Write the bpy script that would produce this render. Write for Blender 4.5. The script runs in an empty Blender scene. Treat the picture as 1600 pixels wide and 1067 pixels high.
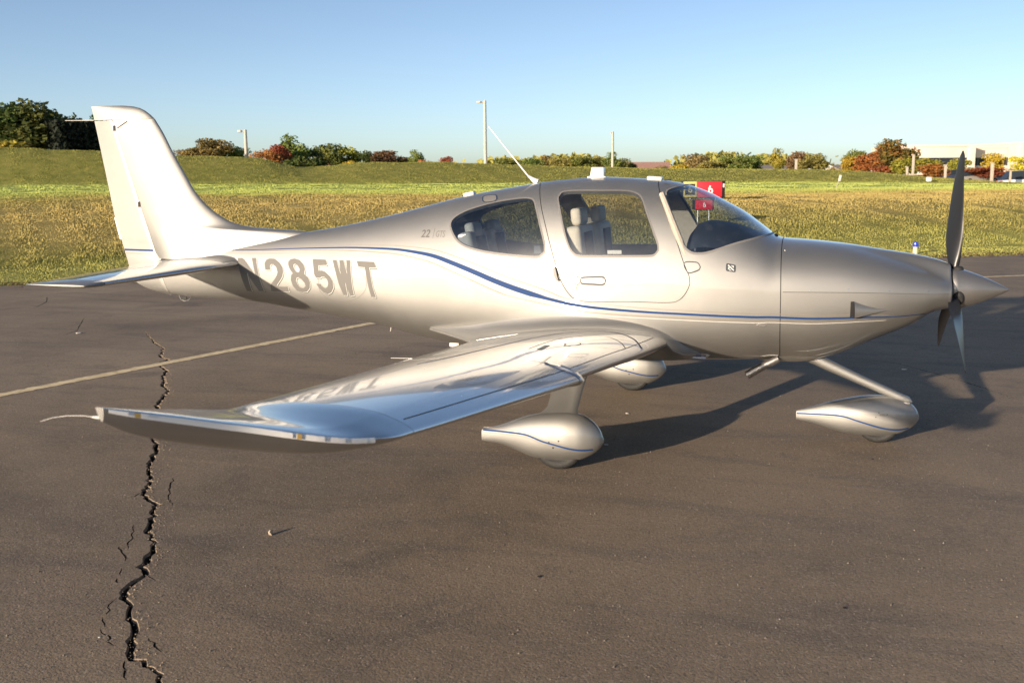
import bpy, bmesh, math, random, json
import numpy as np
from mathutils import Vector, Matrix
from mathutils.geometry import delaunay_2d_cdt

random.seed(7); RNG = np.random.default_rng(7)
S = bpy.context.scene
COL = S.collection
R = math.radians

# ------------------------------------------------------------------ camera
CAM = np.array([-1.2235, -8.0713, 2.0499])
YAW, PITCH, ROLL = -0.3090, 0.1635, -0.0073
fw = np.array([math.sin(YAW)*math.cos(PITCH), math.cos(YAW)*math.cos(PITCH), -math.sin(PITCH)])
rt = np.array([math.cos(YAW), -math.sin(YAW), 0.0]); up = np.cross(rt, fw)
rt2 = rt*math.cos(ROLL)+up*math.sin(ROLL); up2 = -rt*math.sin(ROLL)+up*math.cos(ROLL)
cd = bpy.data.cameras.new('camera'); cam = bpy.data.objects.new('camera', cd); COL.objects.link(cam)
M = Matrix.Identity(4)
for i in range(3):
    M[i][0] = rt2[i]; M[i][1] = up2[i]; M[i][2] = -fw[i]; M[i][3] = CAM[i]
cam.matrix_world = M
cd.sensor_width = 36.0; cd.lens = 1579.5/1600*36.0
cd.clip_start = 0.05; cd.clip_end = 5000
cd.dof.use_dof = True; cd.dof.focus_distance = 8.4; cd.dof.aperture_fstop = 4.2
S.camera = cam

# ------------------------------------------------------------------ light
SUN_EL = R(10.2); LX, LY = 0.43, 0.903            # horizontal heading of the sunlight
az = math.atan2(-LX, -LY)
W = bpy.data.worlds.new('World'); S.world = W; W.use_nodes = True
nt = W.node_tree; bg = nt.nodes['Background']
sky = nt.nodes.new('ShaderNodeTexSky'); sky.sky_type = 'NISHITA'; sky.sun_disc = False
sky.sun_elevation = SUN_EL; sky.sun_rotation = az
sky.altitude = 50; sky.air_density = 0.52; sky.dust_density = 0.85; sky.ozone_density = 0.7
nt.links.new(sky.outputs[0], bg.inputs[0]); bg.inputs[1].default_value = 0.113
sd = bpy.data.lights.new('sun', 'SUN'); sun = bpy.data.objects.new('sun', sd); COL.objects.link(sun)
sd.energy = 5.0; sd.angle = R(0.55); sd.color = (1.0, 0.82, 0.63)
sun.rotation_euler = Vector((LX, LY, -math.tan(SUN_EL))).to_track_quat('-Z', 'Y').to_euler()
sun.location = (-20, -40, 12)
S.view_settings.view_transform = 'Standard'; S.view_settings.look = 'None'
S.view_settings.exposure = 0.76; S.view_settings.gamma = 1.0
S.view_settings.use_curve_mapping = False
S.cycles.max_bounces = 10; S.cycles.transparent_max_bounces = 16
S.cycles.caustics_reflective = False; S.cycles.caustics_refractive = False

# ------------------------------------------------------------------ materials
def mat(name, col=(.5, .5, .5), rough=.5, metal=0.0, coat=0.0, coat_r=.03, spec=.5, emis=None):
    m = bpy.data.materials.new(name); m.use_nodes = True
    b = m.node_tree.nodes['Principled BSDF']
    b.inputs['Base Color'].default_value = (*col, 1); b.inputs['Roughness'].default_value = rough
    b.inputs['Metallic'].default_value = metal; b.inputs['Coat Weight'].default_value = coat
    b.inputs['Coat Roughness'].default_value = coat_r; b.inputs['Specular IOR Level'].default_value = spec
    return m
def N(m, t, **kw):
    n = m.node_tree.nodes.new(t)
    for k, v in kw.items():
        if k in n.inputs.keys(): n.inputs[k].default_value = v
        else: setattr(n, k, v)
    return n
def L(m, a, b): m.node_tree.links.new(a, b)
def bsdf(m): return m.node_tree.nodes['Principled BSDF']
def ramp(m, fac, stops):
    r = N(m, 'ShaderNodeValToRGB'); e = r.color_ramp.elements
    while len(e) < len(stops): e.new(.5)
    for k, (p, c) in enumerate(stops):
        e[k].position = p; e[k].color = (*c, 1) if len(c) == 3 else c
    L(m, fac, r.inputs[0]); return r.outputs[0]
def mix(m, fac, a, b, mode='MIX'):
    n = N(m, 'ShaderNodeMix', data_type='RGBA', blend_type=mode)
    for sock, v in ((n.inputs[0], fac), (n.inputs[6], a), (n.inputs[7], b)):
        if hasattr(v, 'links'): L(m, v, sock)
        elif isinstance(v, (int, float)): sock.default_value = v
        else: sock.default_value = (*v, 1)
    return n.outputs[2]
def noise(m, vec, scale, detail=4, rough=.55, dist=0):
    n = N(m, 'ShaderNodeTexNoise'); n.inputs['Scale'].default_value = scale
    n.inputs['Detail'].default_value = detail; n.inputs['Roughness'].default_value = rough
    n.inputs['Distortion'].default_value = dist
    if vec is not None: L(m, vec, n.inputs['Vector'])
    return n.outputs[0]
def bump(m, h, strength, dist):
    b = N(m, 'ShaderNodeBump'); b.inputs['Strength'].default_value = strength; b.inputs['Distance'].default_value = dist
    L(m, h, b.inputs['Height']); return b.outputs[0]
def pos(m): return N(m, 'ShaderNodeNewGeometry').outputs['Position']
def math_(m, op, a, b=None, c=None):
    n = N(m, 'ShaderNodeMath', operation=op)
    for i, v in enumerate((a, b, c)):
        if v is None: continue
        if hasattr(v, 'links'): L(m, v, n.inputs[i])
        else: n.inputs[i].default_value = v
    return n.outputs[0]
def speckle(m, amount=.15, scale=30):
    """slight uneven tone so that nothing is one flat colour"""
    b = bsdf(m); c = tuple(b.inputs['Base Color'].default_value)[:3]
    n = noise(m, pos(m), scale, 5)
    lo = tuple(x*(1-amount) for x in c); hi = tuple(min(1, x*(1+amount)) for x in c)
    L(m, ramp(m, n, [(.3, lo), (.7, hi)]), b.inputs['Base Color']); return m

def make_paint(name, col, metal, rough, coat=1.0, wave=.05, film=1.0):
    m = mat(name, col, rough, metal, coat, .025)
    p = pos(m)
    n = noise(m, p, 3.1, 3)
    L(m, ramp(m, n, [(.3, tuple(c*.97 for c in col)), (.7, tuple(min(1, c*1.03) for c in col))]), bsdf(m).inputs['Base Color'])
    d = noise(m, p, 9.0, 6, .65)                     # thin film of dust: roughness varies
    L(m, ramp(m, d, [(.35, (rough-.03*film,)*3), (.75, (rough+.06*film,)*3)]), bsdf(m).inputs['Roughness'])
    L(m, ramp(m, d, [(.4, (.012,)*3), (.8, (.012+.05*film,)*3)]), bsdf(m).inputs['Coat Roughness'])
    w = noise(m, p, 5.0, 1)
    L(m, bump(m, w, wave, .006), bsdf(m).inputs['Coat Normal'])
    return m
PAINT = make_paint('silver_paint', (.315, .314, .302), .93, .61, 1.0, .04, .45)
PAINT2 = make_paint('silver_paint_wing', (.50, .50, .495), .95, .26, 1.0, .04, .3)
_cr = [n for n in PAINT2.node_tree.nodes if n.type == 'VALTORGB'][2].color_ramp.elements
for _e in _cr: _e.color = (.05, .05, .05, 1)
WHITE = speckle(mat('white_gloss', (.56, .55, .525), .35, 0, .5), .05)
BLUE = mat('blue_stripe', (.005, .038, .145), .6, 0, 0, .1, .25)
TAN = mat('tan_line', (.22, .19, .155), .5, 0, 0)
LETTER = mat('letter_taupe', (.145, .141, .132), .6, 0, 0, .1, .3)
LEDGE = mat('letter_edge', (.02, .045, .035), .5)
RUBBER = speckle(mat('rubber', (.02, .02, .02), .75), .3, 60)
GASKET = mat('gasket', (.16, .155, .15), .5)
DARK = mat('dark_gap', (.012, .012, .013), .7)
BLADE = mat('blade_dark', (.02, .021, .024), .35, .2)
CHROME = mat('bright_metal', (.72, .71, .69), .22, 1.0)
STEEL = speckle(mat('steel', (.35, .34, .33), .4, .9), .2, 40)
CREAM = speckle(mat('cream_leather', (.74, .67, .55), .55), .06, 25)
PANEL = mat('panel_dark', (.035, .04, .05), .6)
LINER = speckle(mat('headliner', (.40, .36, .30), .9), .08)
CARPET = speckle(mat('carpet', (.05, .05, .055), .95), .2, 80)

def make_glass(name, tint, base=.05):
    m = bpy.data.materials.new(name); m.use_nodes = True; t = m.node_tree
    t.nodes.clear()
    out = t.nodes.new('ShaderNodeOutputMaterial'); mx = t.nodes.new('ShaderNodeMixShader')
    tr = t.nodes.new('ShaderNodeBsdfTransparent'); gl = t.nodes.new('ShaderNodeBsdfGlossy')
    tr.inputs[0].default_value = (*tint, 1); gl.inputs[0].default_value = (1, 1, 1, 1); gl.inputs['Roughness'].default_value = .012
    lw = t.nodes.new('ShaderNodeLayerWeight'); lw.inputs[0].default_value = .5
    f = math_(m, 'POWER', lw.outputs['Facing'], 3.2)
    f = math_(m, 'MULTIPLY_ADD', f, 1-base, base)
    d = noise(m, pos(m), 14, 6, .7)                  # dust and wiped streaks on the pane
    gr = t.nodes.new('ShaderNodeBsdfDiffuse'); gr.inputs[0].default_value = (.55, .56, .56, 1)
    mx2 = t.nodes.new('ShaderNodeMixShader')
    L(m, ramp(m, d, [(.5, (0, 0, 0)), (.85, (.045, .045, .045))]), mx2.inputs[0])
    L(m, tr.outputs[0], mx2.inputs[1]); L(m, gr.outputs[0], mx2.inputs[2])
    L(m, f, mx.inputs[0]); L(m, mx2.outputs[0], mx.inputs[1]); L(m, gl.outputs[0], mx.inputs[2]); L(m, mx.outputs[0], out.inputs[0])
    return m
GLASS = make_glass('cabin_glass', (.70, .73, .74), .12)
RGLASS = make_glass('rear_glass', (.42, .48, .54), .13)
WGLASS = make_glass('windshield_glass', (.66, .73, .79), .13)
CLEARGLASS = make_glass('lens', (.93, .94, .95), .06)

# ------------------------------------------------------------------ object helpers
def link(o, parent=None):
    COL.objects.link(o)
    if parent is not None: o.parent = parent
    return o
def mesh_obj(name, V, F, m, parent=None, normals=None, smooth=True, angle=None, kind=None, label=None):
    me = bpy.data.meshes.new(name)
    me.from_pydata([tuple(map(float, v)) for v in V], [], [tuple(map(int, f)) for f in F])
    mats = m if isinstance(m, (list, tuple)) else [m]
    for q in mats: me.materials.append(q)
    if smooth: me.polygons.foreach_set('use_smooth', np.ones(len(me.polygons), bool))
    if angle is not None: me.set_sharp_from_angle(angle=R(angle))
    if normals is not None: me.normals_split_custom_set_from_vertices([tuple(map(float, n)) for n in normals])
    me.update()
    o = bpy.data.objects.new(name, me); link(o, parent)
    if kind: o['kind'] = kind
    if label: o['label'] = label
    return o
def bm_obj(name, bm, m, parent=None, smooth=True, angle=35, **kw):
    bmesh.ops.recalc_face_normals(bm, faces=bm.faces)
    me = bpy.data.meshes.new(name); bm.to_mesh(me); bm.free()
    for q in (m if isinstance(m, (list, tuple)) else [m]): me.materials.append(q)
    if smooth:
        me.polygons.foreach_set('use_smooth', np.ones(len(me.polygons), bool)); me.set_sharp_from_angle(angle=R(angle))
    o = bpy.data.objects.new(name, me); link(o, parent)
    for k, v in kw.items(): o[k] = v
    return o
def thing(name, label, cat, loc=(0, 0, 0), rz=0, group=None):
    o = bpy.data.objects.new(name, None); COL.objects.link(o); o.empty_display_size = .2
    o.location = loc; o.rotation_euler = (0, 0, rz); tag(o, label, cat, group); return o
def tag(o, label, cat, group=None):
    o['label'] = label; o['category'] = cat
    if group: o['group'] = group
    return o
def box(bm, c, s, bev=0, rot=None, seg=2):
    r = bmesh.ops.create_cube(bm, size=1); vs = r['verts']
    for v in vs: v.co = Vector((v.co.x*s[0], v.co.y*s[1], v.co.z*s[2]))
    if bev:
        es = list({e for v in vs for e in v.link_edges})
        r2 = bmesh.ops.bevel(bm, geom=vs+es, offset=bev, segments=seg, profile=.6, affect='EDGES'); vs = list({v for f in r2['faces'] for v in f.verts} | {v for v in vs if v.is_valid})
    if rot is not None:
        for v in vs: v.co = rot @ v.co
    for v in vs: v.co += Vector(c)
    return vs
def tube(bm, pts, rad, n=8, cap=True, sy=1.0):
    pts = [Vector(p) for p in pts]; rings = []
    rr = rad if isinstance(rad, (list, tuple)) else [rad]*len(pts)
    ref = Vector((0, 0, 1))
    for i, p in enumerate(pts):
        d = (pts[min(i+1, len(pts)-1)]-pts[max(i-1, 0)]).normalized()
        rf = ref if abs(d.dot(ref)) < .95 else Vector((1, 0, 0))
        a = d.cross(rf).normalized(); b = d.cross(a).normalized()
        rings.append([bm.verts.new(p+a*math.cos(2*math.pi*k/n)*rr[i]*sy+b*math.sin(2*math.pi*k/n)*rr[i]) for k in range(n)])
    for i in range(len(rings)-1):
        for k in range(n):
            bm.faces.new((rings[i][k], rings[i][(k+1) % n], rings[i+1][(k+1) % n], rings[i+1][k]))
    if cap: bm.faces.new(rings[0][::-1]); bm.faces.new(rings[-1])
def grid_faces(nu, nv, closed_v=False):
    F = []
    for i in range(nu-1):
        for j in range(nv if closed_v else nv-1):
            k = (j+1) % nv
            F.append((i*nv+j, (i+1)*nv+j, (i+1)*nv+k, i*nv+k))
    return F
def interp(xs, ys, x):
    """monotone cubic through control stations"""
    xs = np.asarray(xs, float); ys = np.asarray(ys, float); x = np.asarray(x, float)
    h = np.diff(xs); d = np.diff(ys)/h; m = np.zeros_like(ys); m[0] = d[0]; m[-1] = d[-1]
    w1 = 2*h[1:]+h[:-1]; w2 = h[1:]+2*h[:-1]
    with np.errstate(all='ignore'): mm = (w1+w2)/(w1/d[:-1]+w2/d[1:])
    m[1:-1] = np.where(d[:-1]*d[1:] > 0, mm, 0)
    i = np.clip(np.searchsorted(xs, x)-1, 0, len(xs)-2); t = np.clip((x-xs[i])/h[i], 0, 1)
    return ys[i]*(1+2*t)*(1-t)**2+m[i]*h[i]*t*(1-t)**2+ys[i+1]*t*t*(3-2*t)+m[i+1]*h[i]*t*t*(t-1)
def inside(poly, P):
    poly = np.asarray(poly); x, y = P[:, 0], P[:, 1]; c = np.zeros(len(P), bool)
    x0, y0 = poly[:, 0], poly[:, 1]; x1, y1 = np.roll(x0, -1), np.roll(y0, -1)
    for a, b, e, f in zip(x0, y0, x1, y1):
        if b == f: continue
        t = ((b > y) != (f > y)) & (x < (e-a)*(y-b)/(f-b)+a); c ^= t
    return c
def crom(P, step, closed=True):
    """Catmull-Rom resample of a polyline to about `step`"""
    P = np.asarray(P, float); n = len(P); out = []
    for i in range(n if closed else n-1):
        if closed: p0, p1, p2, p3 = P[i-1], P[i], P[(i+1) % n], P[(i+2) % n]
        else: p0, p1, p2, p3 = P[max(i-1, 0)], P[i], P[i+1], P[min(i+2, n-1)]
        k = max(1, int(np.linalg.norm(p2-p1)/step))
        d0 = max(np.linalg.norm(p1-p0), 1e-6)**.5; d1 = max(np.linalg.norm(p2-p1), 1e-6)**.5; d2 = max(np.linalg.norm(p3-p2), 1e-6)**.5
        m1 = (p2-p0)/(d0+d1)*d1 if n else 0; m2 = (p3-p1)/(d1+d2)*d1
        for q in range(k):
            t = q/k
            out.append((2*t**3-3*t**2+1)*p1+(t**3-2*t**2+t)*m1+(-2*t**3+3*t**2)*p2+(t**3-t**2)*m2)
    if not closed: out.append(P[-1])
    return np.array(out)
def offset_loop(P, d):
    """offset a closed loop outward (d>0)"""
    P = np.asarray(P); a = np.roll(P, 1, 0); b = np.roll(P, -1, 0); t = b-a
    t /= np.linalg.norm(t, axis=1)[:, None]+1e-9
    n = np.stack([t[:, 1], -t[:, 0]], 1)
    area = np.sum(P[:, 0]*np.roll(P[:, 1], -1)-np.roll(P[:, 0], -1)*P[:, 1])
    return P+n*d*(1 if area > 0 else -1)
def cdt(pts, edges):
    v, e, f, *_ = delaunay_2d_cdt([Vector((float(p[0]), float(p[1]))) for p in pts], edges, [], 0, 1e-6, False)
    V = np.array([(p[0], p[1]) for p in v]); F = np.array([t for t in f if len(t) == 3], int)
    a, b, c = V[F[:, 0]], V[F[:, 1]], V[F[:, 2]]
    s = (b[:, 0]-a[:, 0])*(c[:, 1]-a[:, 1])-(b[:, 1]-a[:, 1])*(c[:, 0]-a[:, 0])
    F = F[np.abs(s) > 1e-10]; s = s[np.abs(s) > 1e-10]
    F[s < 0] = F[s < 0][:, ::-1]
    return V, F
def sub(V, F, keep):
    F = F[keep]; u, inv = np.unique(F, return_inverse=True)
    return V[u], inv.reshape(F.shape)
# ================================================================== the aeroplane
# aircraft frame = world frame: x forward (spinner tip at 0), y to port, z up
FEAT = json.loads('''{"door":[[-3.534,1.492],[-3.441,0.935],[-3.344,0.575],[-3.26,0.298],[-3.212,0.153],[-3.175,0.078],[-3.131,0.018],[-3.073,-0.03],[-2.988,-0.05],[-2.685,-0.039],[-2.36,-0.051],[-2.295,-0.014],[-2.246,0.06],[-2.221,0.144],[-2.228,0.213],[-2.246,0.26],[-2.277,0.346],[-2.336,0.531],[-2.406,0.731],[-2.469,0.918],[-2.519,1.146],[-2.555,1.404]],"door_window":[[-3.293,0.97],[-3.277,1.034],[-3.227,1.052],[-2.982,1.037],[-2.758,1.05],[-2.69,1.023],[-2.64,0.954],[-2.58,0.764],[-2.511,0.564],[-2.477,0.468],[-2.472,0.425],[-2.491,0.393],[-2.534,0.378],[-2.824,0.367],[-3.056,0.362],[-3.105,0.379],[-3.146,0.435],[-3.196,0.578],[-3.264,0.836]],"rear_window":[[-4.191,0.738],[-4.193,0.816],[-4.16,0.876],[-4.058,0.95],[-3.845,1.013],[-3.659,1.016],[-3.547,0.991],[-3.501,0.944],[-3.461,0.815],[-3.398,0.595],[-3.356,0.45],[-3.352,0.394],[-3.387,0.359],[-3.462,0.358],[-3.692,0.388],[-3.9,0.434],[-4.051,0.502],[-4.133,0.593]],"windshield":[[-2.357,1.345],[-2.416,1.216],[-2.455,1.126],[-2.457,1.077],[-2.401,0.843],[-2.345,0.669],[-2.295,0.532],[-2.265,0.476],[-2.223,0.446],[-2.183,0.445],[-2.105,0.48],[-1.978,0.601],[-1.853,0.767],[-1.763,0.974],[-1.706,1.229],[-1.684,1.571]],"cowl_seam":[[-1.599,1.484],[-1.597,1.127],[-1.579,0.178],[-1.576,-0.318],[-1.577,-0.849],[-1.587,-1.154]],"cowl_split":[[-1.578,0.103],[-1.314,0.095],[-1.01,0.085],[-0.707,0.055],[-0.481,-0.017]],"stripe":[[-7.626,0.853],[-7.259,0.871],[-6.872,0.859],[-6.583,0.837],[-6.158,0.789],[-5.99,0.763],[-5.603,0.713],[-5.227,0.652],[-4.859,0.567],[-4.68,0.521],[-4.502,0.461],[-4.326,0.395],[-4.151,0.31],[-3.924,0.203],[-3.764,0.131],[-3.605,0.07],[-3.453,0.021],[-3.305,-0.029],[-3.159,-0.084],[-3.016,-0.118],[-2.876,-0.139],[-2.67,-0.165],[-2.468,-0.187],[-2.303,-0.203],[-1.96,-0.242],[-1.578,-0.283],[-1.083,-0.343],[-0.837,-0.458],[-0.651,-0.604],[-0.572,-0.801]],"emblem":[[-1.973,0.397],[-1.901,0.422],[-1.897,0.304],[-1.969,0.287]],"handle":[[-3.046,0.149],[-3.039,0.163],[-3.023,0.167],[-2.958,0.172],[-2.884,0.177],[-2.866,0.171],[-2.855,0.152],[-2.861,0.133],[-2.878,0.125],[-2.957,0.127],[-3.027,0.128],[-3.039,0.132]],"lock":[[-3.071,0.146]],"hinge":[[-2.268,0.326],[-2.182,0.344],[-2.167,0.335],[-2.155,0.308],[-2.162,0.285],[-2.208,0.255],[-2.241,0.251]],"door_stop":[[-3.272,0.244],[-3.258,0.268],[-3.243,0.256],[-3.222,0.176],[-3.21,0.138],[-3.24,0.145],[-3.263,0.183]],"cowl_vent":[[-1.075,-0.075],[-0.995,-0.139],[-0.908,-0.233],[-0.819,-0.3],[-0.907,-0.284],[-0.991,-0.305],[-1.07,-0.329]],"oval":[[-1.746,-0.372],[-1.728,-0.348],[-1.702,-0.344],[-1.677,-0.356],[-1.66,-0.386],[-1.677,-0.412],[-1.702,-0.418],[-1.727,-0.402]],"roof_handle":[[-3.962,1.125],[-3.967,1.216],[-3.872,1.189],[-3.837,1.073],[-3.847,1.044],[-3.933,1.056]],"fairA":[[-4.392,-0.673],[-4.275,-0.621],[-4.117,-0.555],[-3.965,-0.492],[-3.786,-0.41],[-3.615,-0.34],[-3.45,-0.286],[-3.29,-0.256],[-3.134,-0.242],[-2.931,-0.248],[-2.758,-0.28],[-2.589,-0.337],[-2.446,-0.423],[-2.33,-0.535],[-2.215,-0.628],[-2.078,-0.752]],"access":[[-4.974,0.043],[-4.978,0.0],[-4.987,-0.065],[-5.003,-0.13],[-5.025,-0.192],[-5.052,-0.251],[-5.084,-0.306],[-5.12,-0.355],[-5.158,-0.398],[-5.198,-0.431],[-5.238,-0.453],[-5.277,-0.463],[-5.314,-0.459],[-5.349,-0.442],[-5.38,-0.412],[-5.407,-0.37],[-5.429,-0.317],[-5.447,-0.255],[-5.459,-0.187],[-5.466,-0.113],[-5.468,-0.036],[-5.463,0.029],[-5.453,0.082],[-5.438,0.133],[-5.418,0.18],[-5.393,0.221],[-5.363,0.256],[-5.331,0.283],[-5.295,0.302],[-5.258,0.314],[-5.22,0.317],[-5.181,0.313],[-5.143,0.301],[-5.107,0.283],[-5.074,0.26],[-5.045,0.231],[-5.02,0.199],[-5.0,0.163],[-4.985,0.125],[-4.976,0.084]],"rivet":[[-4.817,0.234]],"screws":[[-1.38,0.135],[-1.116,0.151],[-0.84,0.148],[-0.572,0.137],[-1.567,0.909]],"belly_ring":[[-7.0,-1.488]],"sticker":[[-2.849,0.408],[-2.742,0.412],[-2.74,0.379],[-2.847,0.376]],"sticker2":[[-3.438,0.447],[-3.391,0.446],[-3.371,0.377],[-3.434,0.378]],"letters":{"N":[[[-6.344,0.524],[-6.291,0.525],[-6.26,0.456],[-6.14,0.035],[-6.186,0.524],[-6.14,0.522],[-6.061,-0.482],[-6.116,-0.512],[-6.229,0.095],[-6.199,-0.555],[-6.256,-0.584]]],"2":[[[-6.031,0.204],[-6.044,0.363],[-6.028,0.46],[-5.993,0.496],[-5.938,0.485],[-5.88,0.384],[-5.844,0.272],[-5.837,0.169],[-5.847,0.065],[-5.914,-0.214],[-5.903,-0.25],[-5.796,-0.218],[-5.786,-0.373],[-5.983,-0.443],[-5.982,-0.238],[-5.963,-0.139],[-5.907,0.082],[-5.898,0.162],[-5.913,0.268],[-5.942,0.336],[-5.966,0.346],[-5.981,0.307],[-5.976,0.202]]],"8":[[[-5.787,0.41],[-5.766,0.466],[-5.722,0.48],[-5.667,0.439],[-5.622,0.341],[-5.605,0.248],[-5.613,0.144],[-5.572,0.081],[-5.553,-0.024],[-5.56,-0.185],[-5.595,-0.302],[-5.644,-0.337],[-5.696,-0.313],[-5.738,-0.174],[-5.758,0.004],[-5.753,0.11],[-5.735,0.149],[-5.769,0.238],[-5.787,0.338]],[[-5.729,0.34],[-5.711,0.358],[-5.683,0.316],[-5.664,0.245],[-5.667,0.185],[-5.691,0.177],[-5.715,0.229],[-5.729,0.29]],[[-5.697,0.051],[-5.676,0.072],[-5.644,0.036],[-5.613,-0.039],[-5.603,-0.133],[-5.626,-0.205],[-5.662,-0.2],[-5.688,-0.109],[-5.701,-0.013]]],"5":[[[-5.531,0.457],[-5.393,0.438],[-5.375,0.346],[-5.383,0.331],[-5.467,0.325],[-5.462,0.223],[-5.428,0.233],[-5.386,0.196],[-5.34,0.118],[-5.315,0.031],[-5.311,-0.1],[-5.336,-0.233],[-5.373,-0.291],[-5.413,-0.265],[-5.456,-0.17],[-5.491,-0.04],[-5.444,-0.028],[-5.428,-0.1],[-5.396,-0.137],[-5.372,-0.086],[-5.364,0.004],[-5.375,0.074],[-5.404,0.112],[-5.433,0.109],[-5.448,0.086],[-5.489,0.086],[-5.509,0.154]]],"W":[[[-5.323,0.428],[-5.282,0.42],[-5.233,0.175],[-5.254,0.418],[-5.21,0.415],[-5.167,0.178],[-5.182,0.413],[-5.142,0.406],[-5.104,-0.249],[-5.142,-0.261],[-5.188,0.047],[-5.17,-0.263],[-5.211,-0.268]]],"T":[[[-5.076,0.392],[-4.9,0.366],[-4.875,0.28],[-4.945,0.282],[-4.883,-0.223],[-4.928,-0.23],[-4.99,0.287],[-5.055,0.297]]]},"txt":[[-4.466,0.65],[-4.382,0.631],[-4.354,0.625],[-4.338,0.622],[-4.237,0.604],[-4.478,0.757],[-4.247,0.688]]}''')
XT = [-7.35,-6.8,-6.3,-5.8,-5.4,-5.0,-4.6,-4.2,-3.8,-3.4,-3.0,-2.7,-2.5,-2.35,-2.2,-2.05,-1.9,-1.75,-1.62,-1.4,-1.15,-.9,-.65,-.5,-.42]
ZT = [1.437, 1.452, 1.482, 1.545, 1.606, 1.685, 1.778, 1.874, 1.943, 2.001, 2.025, 2.011, 1.994, 1.965, 1.914, 1.838, 1.756, 1.647, 1.56, 1.544, 1.52, 1.483, 1.445, 1.413, 1.385]
ZB = [0.974, 0.933, 0.92, 0.863, 0.816, 0.762, 0.679, 0.627, 0.613, 0.603, 0.598, 0.596, 0.595, 0.597, 0.602, 0.608, 0.615, 0.625, 0.649, 0.654, 0.702, 0.809, 0.928, 1.03, 1.05]
ST = dict(
 a=([-7.35,-7.0,-6.4,-5.8,-5.2,-4.6,-4.0,-3.4,-2.8,-2.2,-1.6,-1.2,-.9,-.6,-.48,-.42],[.045,.085,.155,.23,.315,.415,.53,.615,.65,.64,.59,.535,.475,.375,.32,.285]),
 zc=([-7.35,-6,-4.5,-3,-1.6,-.42],[1.22,1.16,1.12,1.12,1.16,1.19]),
 nt=([-7.35,-5,-4,-3,-2,-1.5,-.42],[2.0,2.1,2.15,2.2,2.2,2.4,2.1]),
 nb=([-7.35,-5,-4,-3,-2,-1.5,-.42],[2.0,2.3,2.5,2.7,2.6,2.4,2.1]))
K = .55                                             # metres of surface per radian, for meshing only
def surf(x, ph):
    x = np.asarray(x, float); ph = np.asarray(ph, float)
    g = lambda k: interp(*ST[k], x)
    a, zc, nt_, nb = g('a'), g('zc'), g('nt'), g('nb'); t = interp(XT, ZT, x); b = interp(XT, ZB, x)
    hump = .10*np.clip((x+1.2)/.75, 0, 1)**1.5       # the crown behind the spinner between the two cheeks
    c, s = np.cos(ph), np.sin(ph); n = np.where(s >= 0, nt_, nb); B = np.where(s >= 0, t-hump-zc, zc-b)
    r = (np.abs(c)**n+np.abs(s)**n)**(-1/n)
    y = -a*r*c; z = zc+B*r*s
    z = z+np.where(s > 0, hump*np.exp(-(y/.14)**4)*np.clip(s*2, 0, 1), 0)
    return np.stack([x+0*ph, y+0*x, z], -1)
def snorm(x, ph):
    h = 1e-3
    dx = surf(x+h, ph)-surf(x-h, ph); dp = surf(x, ph+h)-surf(x, ph-h)
    n = np.cross(dx, dp); n /= np.linalg.norm(n, axis=-1)[..., None]+1e-12
    P = surf(x, ph); cz = interp(*ST['zc'], x); ref = np.stack([0*P[..., 0], P[..., 1], P[..., 2]-cz], -1)
    sg = np.sign(np.sum(n*ref, -1)); sg[sg == 0] = 1
    return n*sg[..., None]
def yfus(x, z):
    zc = interp(*ST['zc'], x); t = interp(XT, ZT, x); b = interp(XT, ZB, x); a = interp(*ST['a'], x)
    s = z-zc; n = np.where(s >= 0, interp(*ST['nt'], x), interp(*ST['nb'], x)); B = np.where(s >= 0, t-zc, zc-b)
    return a*np.clip(1-np.abs(s/B)**n, 0, 1)**(1/n)
def mirror(o, name=None, parent=None, label=None):
    me = o.data.copy()
    co = np.empty(len(me.vertices)*3); me.vertices.foreach_get('co', co); co[1::3] *= -1; me.vertices.foreach_set('co', co)
    cn = None
    if o.data.has_custom_normals:
        me.flip_normals()
        nn = np.zeros((len(me.vertices), 3)); ln = np.empty(len(o.data.loops)*3); o.data.corner_normals.foreach_get('vector', ln); ln = ln.reshape(-1, 3)
        li = np.empty(len(o.data.loops), int); o.data.loops.foreach_get('vertex_index', li); nn[li] = ln; nn[:, 1] *= -1
        me.normals_split_custom_set_from_vertices([tuple(v) for v in nn])
    else: me.flip_normals()
    me.update()
    c = o.copy(); c.data = me; link(c); c.parent = parent if parent is not None else o.parent
    if label: c['label'] = label
    return c

plane = thing('light_aircraft', 'silver low wing propeller aeroplane with a blue stripe parked on the asphalt apron', 'aeroplane')
HX = lambda z: -7.252-(np.asarray(z)-1.228)*.3142     # rudder hinge line

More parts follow.
